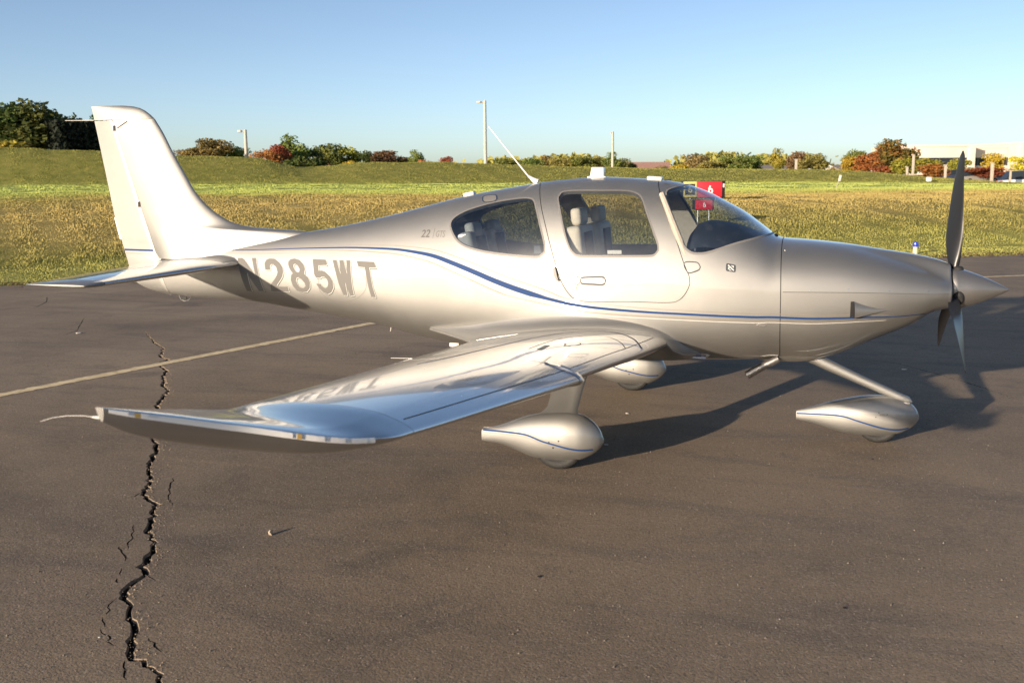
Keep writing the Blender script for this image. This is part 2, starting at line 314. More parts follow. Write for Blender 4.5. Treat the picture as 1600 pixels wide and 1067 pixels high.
# ---- skin of one half, meshed in (x, s) with every opening and joint as a constraint
def ks(P): P = np.asarray(P, float); return np.stack([P[:, 0], P[:, 1]*K], 1)
def build_body():
    SM = math.pi/2*K
    gx = np.arange(-7.36, -.4199, .035); gx = np.append(gx, -.42); gs = np.linspace(-SM, SM, 46)
    loops = {}
    door = ks(FEAT['door']); door = np.vstack([crom(door, .02, False)])
    loops['door'] = door; loops['door_in'] = offset_loop(door, -.005)
    for k, w in (('door_window', .012), ('rear_window', .013)):
        l = crom(ks(FEAT[k]), .02); loops[k] = l; loops[k+'_f'] = offset_loop(l, w)
    ws = crom(ks(FEAT['windshield'][::-1]), .02, False)   # open curve, starts and ends at the centre line
    ws[0] = (-1.684, SM); wsx = np.vstack([ws, [(-2.335, SM)]])
    loops['ws_line'] = wsx
    wc = np.vstack([wsx, [(-2.335, SM+.2), (-1.684, SM+.2)]])
    loops['ws_f'] = offset_loop(wc, .013)
    zz = np.linspace(.93, 1.46, 30)
    pts = [(x, s) for x in gx[1:-1] for s in gs[1:-1]]
    pts = np.array(pts)+RNG.normal(0, 1e-4, (len(pts), 2))
    cons = []
    def clip(l): return l[(l[:, 1] <= SM-1e-4)]
    for k, closed in (('door', 1), ('door_in', 1), ('door_window', 1), ('door_window_f', 1), ('rear_window', 1), ('rear_window_f', 1)):
        cons.append((loops[k], closed))
    cons.append((wsx, 0))
    wf = loops['ws_f'][:len(wsx)]; wf = wf.copy(); wf[:, 1] = np.minimum(wf[:, 1], SM)
    wf = wf[np.r_[True, np.abs(np.diff(wf[:, 0])) > 1e-5]]; cons.append((wf, 0))
    ss = np.linspace(-SM, SM, 90); seam = np.interp(ss, ks(FEAT['cowl_seam'])[::-1, 1], ks(FEAT['cowl_seam'])[::-1, 0])
    seam = np.convolve(np.pad(seam, 6, mode='edge'), np.ones(13)/13, 'valid')
    for d in (-.003, .003): cons.append((np.stack([seam+d, ss], 1), 0))
    sp = ks(FEAT['cowl_split']); xs_ = np.linspace(-1.565, -.42, 60); sl = interp(sp[:, 0], sp[:, 1], xs_)
    for d in (-.0025, .0025): cons.append((np.stack([xs_, sl+d], 1), 0))
    # hinge line
    hp = []
    for s in np.linspace(-SM, SM, 60):
        x = -7.25
        for _ in range(12): x = float(HX(surf(x, s/K)[2]))
        hp.append((x, s))
    hp = np.array(hp); cons.append((hp, 0))
    C_ = np.vstack([c for c, _ in cons])
    keep = np.ones(len(pts), bool)
    for i in range(0, len(C_), 1):
        keep &= (np.abs(pts[:, 0]-C_[i, 0])+np.abs(pts[:, 1]-C_[i, 1])) > .012
    pts = list(map(tuple, pts[keep])); edges = []
    bnd = [(x, -SM) for x in gx]+[(-.42, s) for s in gs[1:]]+[(x, SM) for x in gx[::-1][1:]]+[(-7.36, s) for s in gs[::-1][1:-1]]
    for l, closed in [(np.array(bnd), 1)]+cons:
        b = len(pts); pts += list(map(tuple, l))
        edges += [(b+i, b+i+1) for i in range(len(l)-1)]
        if closed: edges.append((b+len(l)-1, b))
    V, F = cdt(pts, edges)
    cen = V[F].mean(1)
    reg = np.zeros(len(F), int)
    sx = np.interp(cen[:, 1], ss, seam)
    reg[cen[:, 0] > sx] = 1
    spl = interp(sp[:, 0], sp[:, 1], cen[:, 0])
    low = (reg == 1) & (cen[:, 1] < spl); reg[low] = 2
    reg[np.abs(cen[:, 0]-sx) < .003] = 3
    reg[(cen[:, 0] > sx+.003) & (np.abs(cen[:, 1]-spl) < .0025) & (cen[:, 0] > -1.566)] = 3
    reg[inside(loops['door'], cen)] = 4; reg[inside(loops['door_in'], cen)] = 5
    reg[inside(loops['door_window_f'], cen)] = 6; reg[inside(loops['door_window'], cen)] = 7
    reg[inside(loops['rear_window_f'], cen)] = 8; reg[inside(loops['rear_window'], cen)] = 9
    reg[inside(loops['ws_f'], cen)] = 10; reg[inside(wc, cen)] = 11
    reg[cen[:, 0] < np.interp(cen[:, 1], hp[:, 1], hp[:, 0])] = -1
    P = surf(V[:, 0], V[:, 1]/K); NN = snorm(V[:, 0], V[:, 1]/K)
    top = np.abs(V[:, 1]) > SM-1e-4; P[top, 1] = 0; NN[top, 1] = 0; NN[top] /= np.linalg.norm(NN[top], axis=1)[:, None]
    def both(regs, off=0, one=False):
        k = np.isin(reg, regs); u, inv = np.unique(F[k], return_inverse=True); f = inv.reshape(-1, 3)
        p = P[u]+NN[u]*off; n = NN[u]
        a, b, c = p[f[:, 0]], p[f[:, 1]], p[f[:, 2]]
        flip = np.sum(np.cross(b-a, c-a)*n[f[:, 0]], 1) < 0; f = f.copy(); f[flip] = f[flip][:, ::-1]
        if one: return p, f, n
        p2 = p*[1, -1, 1]; n2 = n*[1, -1, 1]
        return np.vstack([p, p2]), np.vstack([f, f[:, ::-1]+len(p)]), np.vstack([n, n2])
    def mk(name, regs, m, parent, off=0, one=False):
        p, f, n = both(regs, off, one); return mesh_obj(name, p, f, m, parent, normals=n)
    fus = mk('fuselage', [0], PAINT, plane)
    mk('upper_cowling', [1], PAINT, plane); mk('lower_cowling', [2], PAINT, plane)
    mk('panel_seam', [3], DARK, fus, -.003)
    d = mk('door', [5], PAINT, plane, 0, True)
    sub_ = [mk('door_seal', [4], DARK, d, -.004, True), mk('window_frame', [6], GASKET, d, .001, True), mk('window_pane', [7], GLASS, d, -.001, True)]
    d2 = mirror(d)
    for o in sub_: mirror(o, parent=d2)
    w = mk('rear_window', [9], RGLASS, plane, -.001, True); wfm = mk('window_frame', [8], GASKET, w, .001, True)
    w2 = mirror(w); mirror(wfm, parent=w2)
    wsd = mk('windshield', [11], WGLASS, plane, 0); mk('windshield_frame', [10], GASKET, wsd, .001)
    # inner lining of the cabin: the same skin, set inwards, with the same openings
    k = np.isin(reg, [0, 4, 5, 6, 8, 10]) & (cen[:, 0] > -4.5) & (cen[:, 0] < -1.72) & (cen[:, 1]/K > -.9)
    u, inv = np.unique(F[k], return_inverse=True); f = inv.reshape(-1, 3); p = P[u]-NN[u]*.028
    a, b, c = p[f[:, 0]], p[f[:, 1]], p[f[:, 2]]; fl = np.sum(np.cross(b-a, c-a)*NN[u][f[:, 0]], 1) > 0; f[fl] = f[fl][:, ::-1]
    p[:, 1] = np.minimum(p[:, 1], 0)
    mesh_obj('cabin_lining', np.vstack([p, p*[1, -1, 1]]), np.vstack([f, f[:, ::-1]+len(p)]), LINER, plane)
    # window reveals between skin and lining
    for key, nm, par in (('door_window', 'window_reveal', (d, d2)), ('rear_window', 'window_reveal', (w, w2))):
        l = loops[key]; q = surf(l[:, 0], l[:, 1]/K); n = snorm(l[:, 0], l[:, 1]/K); nl = len(l)
        VV = np.vstack([q, q-n*.03]); FF = [(i, (i+1) % nl, nl+(i+1) % nl, nl+i) for i in range(nl)]
        o = mesh_obj(nm, VV, FF, GASKET, par[0]); mirror(o, parent=par[1])
    return fus, d, d2, wsd
FUS, DOOR, DOOR2, WSD = build_body()

# ---- flat print and thin panels lying on the skin: patches that follow the surface
def patch(loops, off, spacing=.02, thick=0):
    L_ = [ks(l) for l in loops]; pts = []; edges = []
    for l in L_:
        q = []
        for i in range(len(l)):
            a, b = l[i], l[(i+1) % len(l)]; n = max(1, int(np.linalg.norm(b-a)/spacing))
            q += [a+(b-a)*t/n for t in range(n)]
        b0 = len(pts); pts += q; edges += [(b0+i, b0+(i+1) % len(q)) for i in range(len(q))]
    B = np.array(pts); lo, hi = B.min(0), B.max(0)
    gx, gy = np.meshgrid(np.arange(lo[0], hi[0], spacing), np.arange(lo[1], hi[1], spacing)); G = np.stack([gx.ravel(), gy.ravel()], 1)+1e-4
    if len(G):
        ok = inside(L_[0], G)
        for h in L_[1:]: ok &= ~inside(h, G)
        G = G[ok]
        if len(G): G = G[np.min(np.abs(G[:, None, :]-B[None]).sum(2), 1) > spacing*.4]
    V, F = cdt(pts+list(map(tuple, G)), edges)
    cen = V[F].mean(1); ok = inside(L_[0], cen)
    for h in L_[1:]: ok &= ~inside(h, cen)
    V, F = sub(V, F, ok)
    ph = V[:, 1]/K; n = snorm(V[:, 0], ph); p = surf(V[:, 0], ph)+n*off
    a, b, c = p[F[:, 0]], p[F[:, 1]], p[F[:, 2]]; fl = np.sum(np.cross(b-a, c-a)*n[F[:, 0]], 1) < 0; F[fl] = F[fl][:, ::-1]
    return p, F, n
def decal(name, loops, m, parent, off=.0012, spacing=.02, **kw):
    p, F, n = patch(loops, off, spacing); return mesh_obj(name, p, F, m, parent, normals=n, **kw)
def ribbon(name, path, width, m, parent, off=.0012, shift=0.0):
    P = crom(np.asarray(path, float), .03, False)
    P = np.array(P); n = len(P)
    w = np.interp(P[:, 0], width[0], width[1]) if isinstance(width, tuple) else np.full(n, width)
    sh = shift if not isinstance(shift, tuple) else np.interp(P[:, 0], shift[0], shift[1])
    t = np.gradient(P*[1, K], axis=0); t /= np.linalg.norm(t, axis=1)[:, None]; nn = np.stack([-t[:, 1], t[:, 0]], 1)
    A = P*[1, K]+nn*(sh+w/2)[:, None] if np.ndim(sh+w/2) else P*[1, K]+nn*(sh+w/2)
    B = P*[1, K]+nn*(sh-w/2)[:, None]
    V = np.vstack([A, B]); ph = np.minimum(V[:, 1]/K, math.pi/2); p = surf(V[:, 0], ph)+snorm(V[:, 0], ph)*off
    F = [(n+i, n+i+1, i+1, i) for i in range(n-1)]
    return mesh_obj(name, p, F, m, parent, normals=snorm(V[:, 0], ph))

st = [p for p in FEAT['stripe'] if p[0] > -7.15]
st = [(-7.27, st[0][1]+.012)]+st
wid = ([-7.3, -5.2, -4.6, -4.2, -3.9, -3.4, -3.0, -2.5, -1.6, -.55], [.015, .015, .018, .026, .028, .027, .021, .016, .016, .011])
s1 = ribbon('blue_stripe', st, wid, BLUE, FUS); mirror(s1)
for sh, w, m in (((wid[0], [-.032, -.032, -.036, -.047, -.05, -.05, -.042, -.033, -.031, -.028]), .006, TAN), ((wid[0], [.024, .024, .03, .042, .044, .042, .036, .028, .026, .024]), .005, TAN), ((wid[0], [-.043, -.043, -.05, -.066, -.07, -.068, -.058, -.046, -.042, -.04]), .005, WHITE)):
    pth = [q for q in st if q[0] < -.75]
    s = ribbon('pin_stripe', pth, w, m, FUS, .0011, sh); mirror(s)
for ch, lp in FEAT['letters'].items():
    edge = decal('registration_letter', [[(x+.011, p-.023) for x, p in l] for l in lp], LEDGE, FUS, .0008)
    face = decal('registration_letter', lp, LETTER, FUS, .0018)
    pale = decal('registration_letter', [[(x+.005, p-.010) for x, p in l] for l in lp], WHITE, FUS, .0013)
# same registration on the port side, read from that side
def arc2(cx, cy, rx, ry, a0, a1, n=20): return [(cx+rx*math.cos(R(a)), cy+ry*math.sin(R(a))) for a in np.linspace(a0, a1, n)]
def text_mesh(txt, size, shear=0, bold=0):
    cu = bpy.data.curves.new('t', 'FONT'); cu.body = txt; cu.size = size; cu.shear = shear; cu.offset = bold; cu.resolution_u = 3
    o = bpy.data.objects.new('t', cu); COL.objects.link(o); bpy.context.view_layer.update()
    me = bpy.data.meshes.new_from_object(o.evaluated_get(bpy.context.evaluated_depsgraph_get()))
    V = np.array([v.co[:] for v in me.vertices]); F = [tuple(p.vertices) for p in me.polygons]
    bpy.data.objects.remove(o); bpy.data.curves.remove(cu); bpy.data.meshes.remove(me)
    return V, F
def surf_text(txt, x0, ph0, x1, ph1, h, m, parent, shear=.2, bold=0):
    V, F = text_mesh(txt, 1.0, shear, bold); w = V[:, 0].max()-V[:, 0].min(); hh = V[:, 1].max()-V[:, 1].min()
    u = (V[:, 0]-V[:, 0].min())/w; v = (V[:, 1]-V[:, 1].min())/hh
    x = x0+(x1-x0)*u; ph = ph0+(ph1-ph0)*u+h/K*v
    n = snorm(x, ph); p = surf(x, ph)+n*.0014
    return mesh_obj('model_lettering', p, F, m, parent, normals=n, smooth=True)
t = FEAT['txt']
surf_text('22', t[0][0], t[0][1], t[1][0], t[1][1], .060, mat('lettering_grey', (.10, .095, .09), .5), FUS, .12, .012)
surf_text('|', t[2][0]+.004, t[2][1]-.01, t[2][0]+.014, t[2][1]-.01, .075, LETTER, FUS, .1)
surf_text('GTS', t[3][0]+.016, t[3][1], t[4][0], t[4][1], .046, LETTER, FUS, .08, -.004)
# emblem: dark rounded square with a pale angular mark
e = np.array(FEAT['emblem']); ec = e.mean(0); ex = (e[1, 0]-e[0, 0])/2; ep = (e[0, 1]-e[2, 1])/2
sq = [(ec[0]+ex*.98*np.sign(math.cos(a))*abs(math.cos(a))**.35, ec[1]+ep*.98*np.sign(math.sin(a))*abs(math.sin(a))**.35) for a in np.linspace(0, 2*math.pi, 33)[:-1]]
decal('emblem', [sq], PANEL, FUS, .0014, .01)
EP = lambda pts: [(ec[0]+ex*x, ec[1]+ep*y) for x, y in pts]
for pl_ in ([(-.62, .62), (-.45, .62), (.62, -.35), (.62, -.62), (.5, -.62), (-.62, .35)], [(-.55, .12), (-.1, -.2), (-.35, -.3), (-.55, -.62)], [(.0, .62), (.55, .62), (.55, .05)], [(-.3, -.4), (.25, -.66), (-.3, -.7)]):
    decal('emblem_mark', [EP(pl_)], WHITE, FUS, .0024, .02)
def outline(name, loop, w, m, parent, off=.001):
    l = crom(ks(loop), .01); o = offset_loop(l, w); l = l/[1, K]; o = o/[1, K]
    return decal(name, [o, l], m, parent, off, .02)
outline('access_panel', FEAT['access'], .004, GASKET, FUS)
decal('door_handle', [crom(np.array(FEAT['handle']), .01)], PAINT, DOOR, .004); outline('handle_recess', FEAT['handle'], .008, PANEL, DOOR, .0012)
lk = FEAT['lock'][0]; LKP = [(lk[0]+.014*math.cos(a), lk[1]+.014/K*math.sin(a)) for a in np.linspace(0, 2*math.pi, 17)[:-1]]
decal('door_lock', [LKP], CHROME, DOOR, .003, .01); outline('lock_ring', LKP, .006, PANEL, DOOR, .0014)
decal('lock_placard', [[(lk[0]-.012, lk[1]-.075), (lk[0]-.006, lk[1]-.075), (lk[0]-.006, lk[1]-.045), (lk[0]-.012, lk[1]-.045)]], GASKET, DOOR, .0012, .02)
outline('door_hinge', FEAT['hinge'], .006, PANEL, FUS, .0014); decal('door_hinge', [FEAT['hinge']], PAINT, FUS, .006)
def raised(name, loop, h, m, parent, inset=.006):
    l = crom(ks(loop), .012); a = l/[1, K]; b = offset_loop(l, -inset)/[1, K]; n = len(l)
    pa = surf(a[:, 0], a[:, 1])-snorm(a[:, 0], a[:, 1])*.002; pb = surf(b[:, 0], b[:, 1])+snorm(b[:, 0], b[:, 1])*h
    p, F, nn = patch([b], h, .02)
    V = np.vstack([pa, pb, p]); FF = [(i, (i+1) % n, n+(i+1) % n, n+i) for i in range(n)]+[tuple(f+2*n) for f in F]
    return mesh_obj(name, V, FF, m, parent, angle=40)
raised('door_catch', FEAT['door_stop'], .018, GASKET, FUS)
raised('air_inlet', FEAT['oval'], .004, GASKET, FUS, .008)
outline('roof_vent', FEAT['roof_handle'], .007, CHROME, FUS, .004); decal('roof_vent', [crom(np.array(FEAT['roof_handle']), .01)], GASKET, FUS, .0012)
for x, p in FEAT['screws']+FEAT['rivet']:
    r_ = .0085 if (x, p) != tuple(FEAT['rivet'][0]) else .016
    raised('screw_head', [(x+r_*math.cos(a), p+r_/K*math.sin(a)) for a in np.linspace(0, 2*math.pi, 9)[:-1]], .0018, CHROME if r_ < .01 else CREAM, FUS, .002)
# wedge-shaped cowl louvre: opening at its rear, fading forward
def louvre():
    v = np.array(FEAT['cowl_vent']); x0, x1 = v[:, 0].min(), v[:, 0].max(); pt = v[0, 1]; pb = v[-1, 1]; pm = v[3, 1]
    nx, ny = 14, 9; V = []
    for i in range(nx):
        u = i/(nx-1); x = x0+(x1-x0)*u; wz = (1-u)**1.25
        for j in range(ny):
            q = j/(ny-1); ph = pm+(pt-pm)*wz*(1-2*q) if q < .5 else pm+(pb-pm)*wz*(2*q-1)
            h = .045*(1-u)**1.2*(1-abs(2*q-1)**4)+.0012
            V.append(surf(x, ph)+snorm(np.array([x]), np.array([ph]))[0]*h)
    o = mesh_obj('cowl_louvre', V, grid_faces(nx, ny), PAINT, FUS, angle=50)
    B = [V[j] for j in range(ny)]; A = [surf(x0+.003, pm+(pt-pm)*(1-2*j/(ny-1)) if j < ny/2 else pm+(pb-pm)*(2*j/(ny-1)-1)) for j in range(ny)]
    mesh_obj('louvre_opening', np.vstack([A, B])+[-.001, -.0015, 0], [(j, j+1, ny+j+1, ny+j) for j in range(ny-1)], DARK, FUS)
    mirror(o)
    q = decal('louvre_slot', [[(x0-.022, pt), (x0+.002, pt), (x0+.002, pb), (x0-.022, pb)]], DARK, FUS, .0016, .02); mirror(q)
louvre()

# ---- nose bowl, spinner and propeller
ZS = 1.196
def ring(x, k, n=64):
    ph = np.linspace(-math.pi, math.pi, n, endpoint=False)
    P = surf(np.full(n, -.42), np.where(np.abs(ph) > math.pi/2, np.sign(ph)*math.pi-ph, ph)); P[:, 1] *= np.where(np.abs(ph) > math.pi/2, -1, 1)
    c = np.array([0, 0, 1.205]); P = c+(P-c)*k; P[:, 0] = x; return P
RG = [(-.42, 1.0), (-.412, .985), (-.407, .95), (-.408, .90), (-.42, .86), (-.47, .84)]
V = np.vstack([ring(x, k) for x, k in RG]); mesh_obj('nose_bowl', V, grid_faces(len(RG), 64, True), PAINT, plane, angle=60)
V = np.vstack([ring(-.43, .87), [[-.43, 0, 1.205]]]); mesh_obj('cowl_intake', V, [(i, (i+1) % 64, 64) for i in range(64)], DARK, plane)
def lathe(name, prof, m, parent, n=48, z=ZS, y=0):
    V = []; 
    for x, r_ in prof: V += [(x, y+r_*math.cos(2*math.pi*k/n), z+r_*math.sin(2*math.pi*k/n)) for k in range(n)]
    F = grid_faces(len(prof), n, True); return mesh_obj(name, V, F, m, parent, angle=40)
SPN = make_paint('spinner_paint', (.30, .29, .275), .85, .5, 1.0, .04, .45)
lathe('spinner', [(-.395, .02), (-.395, .147), (-.39, .151), (-.36, .151), (-.355, .149), (-.30, .138), (-.24, .118), (-.18, .095), (-.12, .069), (-.06, .039), (-.025, .020), (-.008, .010), (0, .001)], SPN, plane)
lathe('spinner_backplate', [(-.425, .02), (-.425, .138), (-.40, .140), (-.397, .02)], STEEL, plane)
ROT = -0.0956
def blade(ang):
    nr, nc = 26, 17; V = []
    rr = np.linspace(.115, 1.0, nr)
    for r_ in rr:
        ch = float(interp([.1, .16, .25, .42, .6, .8, .93, .985, 1.0], [.062, .075, .115, .158, .16, .135, .10, .065, .02], r_))
        th = float(interp([.1, .16, .25, .45, .7, 1.0], [.058, .05, .034, .021, .013, .006], r_))
        be = R(float(interp([.1, .25, .45, .7, 1.0], [62, 52, 38, 26, 17], r_)))
        sw = float(interp([.1, .4, .75, 1.0], [0, .012, 0, -.045], r_))       # scimitar sweep
        for k in range(nc-1):
            a = 2*math.pi*k/(nc-1); c = ch*.5*math.cos(a)+sw; t_ = th*.5*math.sin(a)*(1.0-.35*math.cos(a))
            # blade frame: radial = +z, chord in the plane of rotation = y, thickness = x
            y_ = c*math.cos(be)-t_*math.sin(be); x_ = c*math.sin(be)+t_*math.cos(be)
            V.append((-.3757-x_, y_, r_))
    V = np.array(V); ca, sa = math.cos(ang), math.sin(ang)
    P = np.stack([V[:, 0], V[:, 1]*ca-V[:, 2]*sa, V[:, 2]*ca+V[:, 1]*sa+ZS], 1)
    F = grid_faces(nr, nc-1, True)+[tuple(range((nr-1)*(nc-1), nr*(nc-1)))]
    o = mesh_obj('propeller_blade', P, F, BLADE, plane, angle=50)
    # root cuff: dark cylinder coming out of the spinner
    q = []
    for r_, d in ((.09, .058), (.146, .058), (.158, .05), (.165, .036)):
        for k in range(16):
            x_, y_ = d*math.cos(2*math.pi*k/16), d*math.sin(2*math.pi*k/16); q.append((-.352+x_*.75, y_*ca-r_*sa, r_*ca+y_*sa+ZS))
    mesh_obj('blade_cuff', q, grid_faces(4, 16, True)+[tuple(range(48, 64))], RUBBER, o, angle=50)
for k in range(3): blade(ROT+k*2*math.pi/3)

# ---- wing
def naca(t, c, m=.013, p=.42):
    yt = 5*t*(.2969*np.sqrt(c)-.126*c-.3516*c**2+.2843*c**3-.1015*c**4)
    yc = np.where(c < p, m/p**2*(2*p*c-c*c), m/(1-p)**2*((1-2*p)+2*p*c-c*c)); return yc, yt
WY = [.35, .7, 1.4, 2.1, 2.82, 3.4, 4.0, 4.5, 4.8, 4.96, 5.08, 5.2, 5.4, 5.58, 5.7, 5.776]
WLX = [-2.3425, -2.3686, -2.4208, -2.473, -2.5268, -2.57, -2.6148, -2.6521, -2.6745, -2.6864, -2.735, -2.8, -2.95, -3.05, -3.115, -3.165]
WLZ = [.780, .803, .850, .9067, .9609, 1.0141, 1.0721, 1.1195, 1.1497, 1.1689, 1.188, 1.217, 1.282, 1.343, 1.383, 1.408]
WTX = [-3.9038, -3.8563, -3.7614, -3.6665, -3.5688, -3.4902, -3.4088, -3.341, -3.3003, -3.2786, -3.266, -3.254, -3.232, -3.212, -3.2, -3.192]
WTZ = [.7384, .775, .8482, .9213, .9965, 1.0572, 1.1198, 1.1721, 1.2034, 1.2202, 1.243, 1.272, 1.318, 1.362, 1.391, 1.411]
WTH = [.19, .185, .1635, .1421, .12, .1079, .0954, .085, .0791, .077, .080, .084, .083, .076, .062, .036]
def wing_pt(y, c, up_):
    y = np.asarray(y, float); c = np.asarray(c, float)
    lx = interp(WY, WLX, y); lz = interp(WY, WLZ, y); tx = interp(WY, WTX, y); tz = interp(WY, WTZ, y); th = interp(WY, WTH, y)
    cuff = (y > 2.845)*np.clip(1-(y-4.9)/.5, 0, 1)
    ch = lx-tx; yc, yt = naca(1.0, c); tip = np.clip((y-4.78)/.40, 0, 1); tip = tip*tip*(3-2*tip)
    fu = 1-.86*tip; fl = 1+1.15*tip
    z = lz+(tz-lz)*c+yc*ch*(1-tip*.6)+np.where(up_, yt*th*fu, -yt*th*fl)
    x = lx+(tx-lx)*c
    d = cuff*np.clip(1-c/.16, 0, 1)                    # drooped leading-edge cuff outboard
    x = x+.034*d**1.0; z = z-.016*d
    return np.stack([x, -y+0*x, z], -1)
def wing_shell(name, y0, y1, c0, c1, m, parent, ny=None, nose=False, dz=0, nc=26, close=True):
    ny = ny or max(3, int((y1-y0)/.10)); ys = np.linspace(y0, y1, ny)
    u = np.linspace(0, 1, nc); cc = c0+(c1-c0)*(u**1.8 if c0 == 0 else u)
    V = []
    for y in ys:
        U = wing_pt(np.full(nc, y), cc, True); Lo = wing_pt(np.full(nc, y), cc, False)
        if nose:                                         # control surface: rounded nose
            mid = (U[0]+Lo[0])/2; U[0] = mid+[.012, 0, .004]; Lo[0] = mid+[.012, 0, -.004]
        V.append(np.vstack([U[::-1], Lo[1:] if c0 == 0 else Lo]))
    n = len(V[0]); V = np.vstack(V)+[0, 0, dz]; F = []
    for i in range(ny-1):
        for j in range(n-1): F.append((i*n+j, i*n+j+1, (i+1)*n+j+1, (i+1)*n+j))
        F.append((i*n+n-1, i*n, (i+1)*n, (i+1)*n+n-1))
    if close: F += [tuple(range(n))[::-1], tuple((ny-1)*n+j for j in range(n))]
    return mesh_obj(name, V, F, m, parent, angle=38)
CH = .765
def build_wing():
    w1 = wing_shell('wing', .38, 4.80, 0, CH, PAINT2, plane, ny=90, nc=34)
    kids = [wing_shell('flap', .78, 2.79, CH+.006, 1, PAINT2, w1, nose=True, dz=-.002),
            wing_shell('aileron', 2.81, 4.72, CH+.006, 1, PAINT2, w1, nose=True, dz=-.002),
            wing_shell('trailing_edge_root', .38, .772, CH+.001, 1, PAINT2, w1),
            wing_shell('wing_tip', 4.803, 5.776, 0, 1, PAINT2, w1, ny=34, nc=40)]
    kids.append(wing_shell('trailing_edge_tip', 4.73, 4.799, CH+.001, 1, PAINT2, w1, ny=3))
    return w1, kids
WING, WK = build_wing()
def on_wing(x, y, up_=True):
    lx = interp(WY, WLX, y); tx = interp(WY, WTX, y); c = np.clip((lx-x)/(lx-tx), .0005, 1); return wing_pt(y, c, np.full(np.shape(c), up_))
def wing_strip(name, path, w, m, parent, off=.0015):
    P = crom(np.array(path), .04, False); t = np.gradient(P, axis=0); t /= np.linalg.norm(t, axis=1)[:, None]; n = np.stack([-t[:, 1], t[:, 0]], 1)
    A = P+n*w/2; B = P-n*w/2; a = on_wing(A[:, 0], A[:, 1]); b = on_wing(B[:, 0], B[:, 1]); k = len(P)
    return mesh_obj(name, np.vstack([a, b])+[0, 0, off], [(i, i+1, k+i+1, k+i) for i in range(k-1)], m, parent)
walk = [(-2.44, 1.365), (-2.54, 1.142), (-2.66, .997), (-2.794, .926), (-2.928, .962), (-3.045, 1.07), (-3.126, 1.25), (-3.19, 1.5), (-3.22, 1.9), (-3.25, 2.3), (-3.28, 2.825), (-3.31, 3.2)]
WK.append(wing_strip('wing_stripe', walk, .013, BLUE, WING))
WK.append(wing_strip('walkway_edge', [(-2.50, 1.62), (-2.58, 1.42), (-2.72, 1.25), (-2.86, 1.28), (-2.95, 1.5), (-2.97, 1.9), (-2.96, 2.3)], .006, TAN, WING))
WK.append(wing_strip('grip_patch', [(-2.885, 2.33), (-2.905, 2.07)], .035, GASKET, WING))
fy, fx = 1.893, -2.789
ell = [(fx+.045*math.cos(a)+.0, fy+.11*math.sin(a)) for a in np.linspace(0, 2*math.pi, 25)]
WK.append(wing_strip('fuel_door', ell, .007, GASKET, WING)); WK.append(wing_strip('fuel_cap', [(fx+.02*math.cos(a), fy+.14+.02*math.sin(a)) for a in np.linspace(0, 2*math.pi, 11)], .006, GASKET, WING))
WK.append(wing_strip('cuff_joint', [(-2.80, 2.838), (-2.52, 2.838)], .012, WHITE, WING, .002))
def le_strip(name, y0, y1, c, m, w=.004):
    ys = np.linspace(y0, y1, max(4, int((y1-y0)/.06))); a = wing_pt(ys, np.full(len(ys), c), True); b = wing_pt(ys, np.full(len(ys), c+w), True); k = len(ys)
    return mesh_obj(name, np.vstack([a, b])+[0, 0, .0014], [(i, i+1, k+i+1, k+i) for i in range(k-1)], m, WING)
WK.append(le_strip('leading_edge_seam', .82, 2.82, .05, GASKET, .0035)); WK.append(le_strip('leading_edge_seam', 2.86, 4.76, .07, GASKET, .005))
# cuff end fence: the small step where the outboard leading edge starts
def fence():
    n = 13; cc = np.linspace(0, .16, n); a = []; b = []
    for up_ in (True, False):
        c_ = cc[::-1] if up_ else cc[1:]
        q = wing_pt(np.full(len(c_), 2.86), c_, np.full(len(c_), up_)); a.append(q)
    a = np.vstack(a); ctr = a.mean(0); o = a+(a-ctr)/np.linalg.norm(a-ctr, axis=1)[:, None]*.012
    V = np.vstack([a+[0, .035, 0], o+[0, .028, 0], o-[0, .005, 0], a-[0, .01, 0]]); k = len(a)
    return mesh_obj('cuff_fence', V, [(r_*k+i, r_*k+i+1, (r_+1)*k+i+1, (r_+1)*k+i) for r_ in range(3) for i in range(k-1)], PAINT2, WING, angle=50)
WK.append(fence())
# lights along the raked tip edge
def tip_lights():
    out = []
    def strip(name, y0, y1, m, off=.004, h=.3, k=8):
        ys = np.linspace(y0, y1, k); A = []; n_ = 7
        for y in ys:
            ring_ = []
            for q in np.linspace(-1, 1, n_):
                c = (.045*abs(q))**1.0; p = wing_pt(np.array(y), np.array(abs(q)*h*.35+1e-4), np.array(q > 0)); ring_.append(p+np.array([off, -off, 0]))
            A.append(ring_)
        return mesh_obj(name, np.vstack([np.array(a) for a in A]), grid_faces(k, n_), m, WING)
    LED = mat('led_white', (.82, .82, .80), .25, 0, .5); AMB = mat('led_amber', (.45, .31, .10), .3)
    out.append(strip('tip_light_lens', 5.03, 5.765, LED, .003, .016, 26))
    for y0, y1, m in ((5.06, 5.075, LED), (5.10, 5.115, LED), (5.14, 5.16, LED), (5.20, 5.225, LED), (5.262, 5.274, AMB), (5.285, 5.31, LED), (5.69, 5.705, AMB), (5.72, 5.76, LED)):
        out.append(strip('tip_light', y0, y1, m, .0055, .013, 4))
    return out
WK += tip_lights()
bm = bmesh.new(); tip = Vector((-3.25, -5.70, 1.36)); tube(bm, [tip+Vector((.04, 0, .0)), tip, tip+Vector((-.02, 0, 0))], [.002, .005, .003], 8); WK.append(bm_obj('static_wick_base', bm, WHITE, WING))
bm = bmesh.new(); tube(bm, [tip, tip+Vector((-.05, -.004, .003)), tip+Vector((-.10, -.01, .001)), tip+Vector((-.15, -.015, -.007)), tip+Vector((-.19, -.02, -.02))], [.0013, .0011, .001, .0009, .0007], 5); WK.append(bm_obj('static_wick', bm, WHITE, WING))
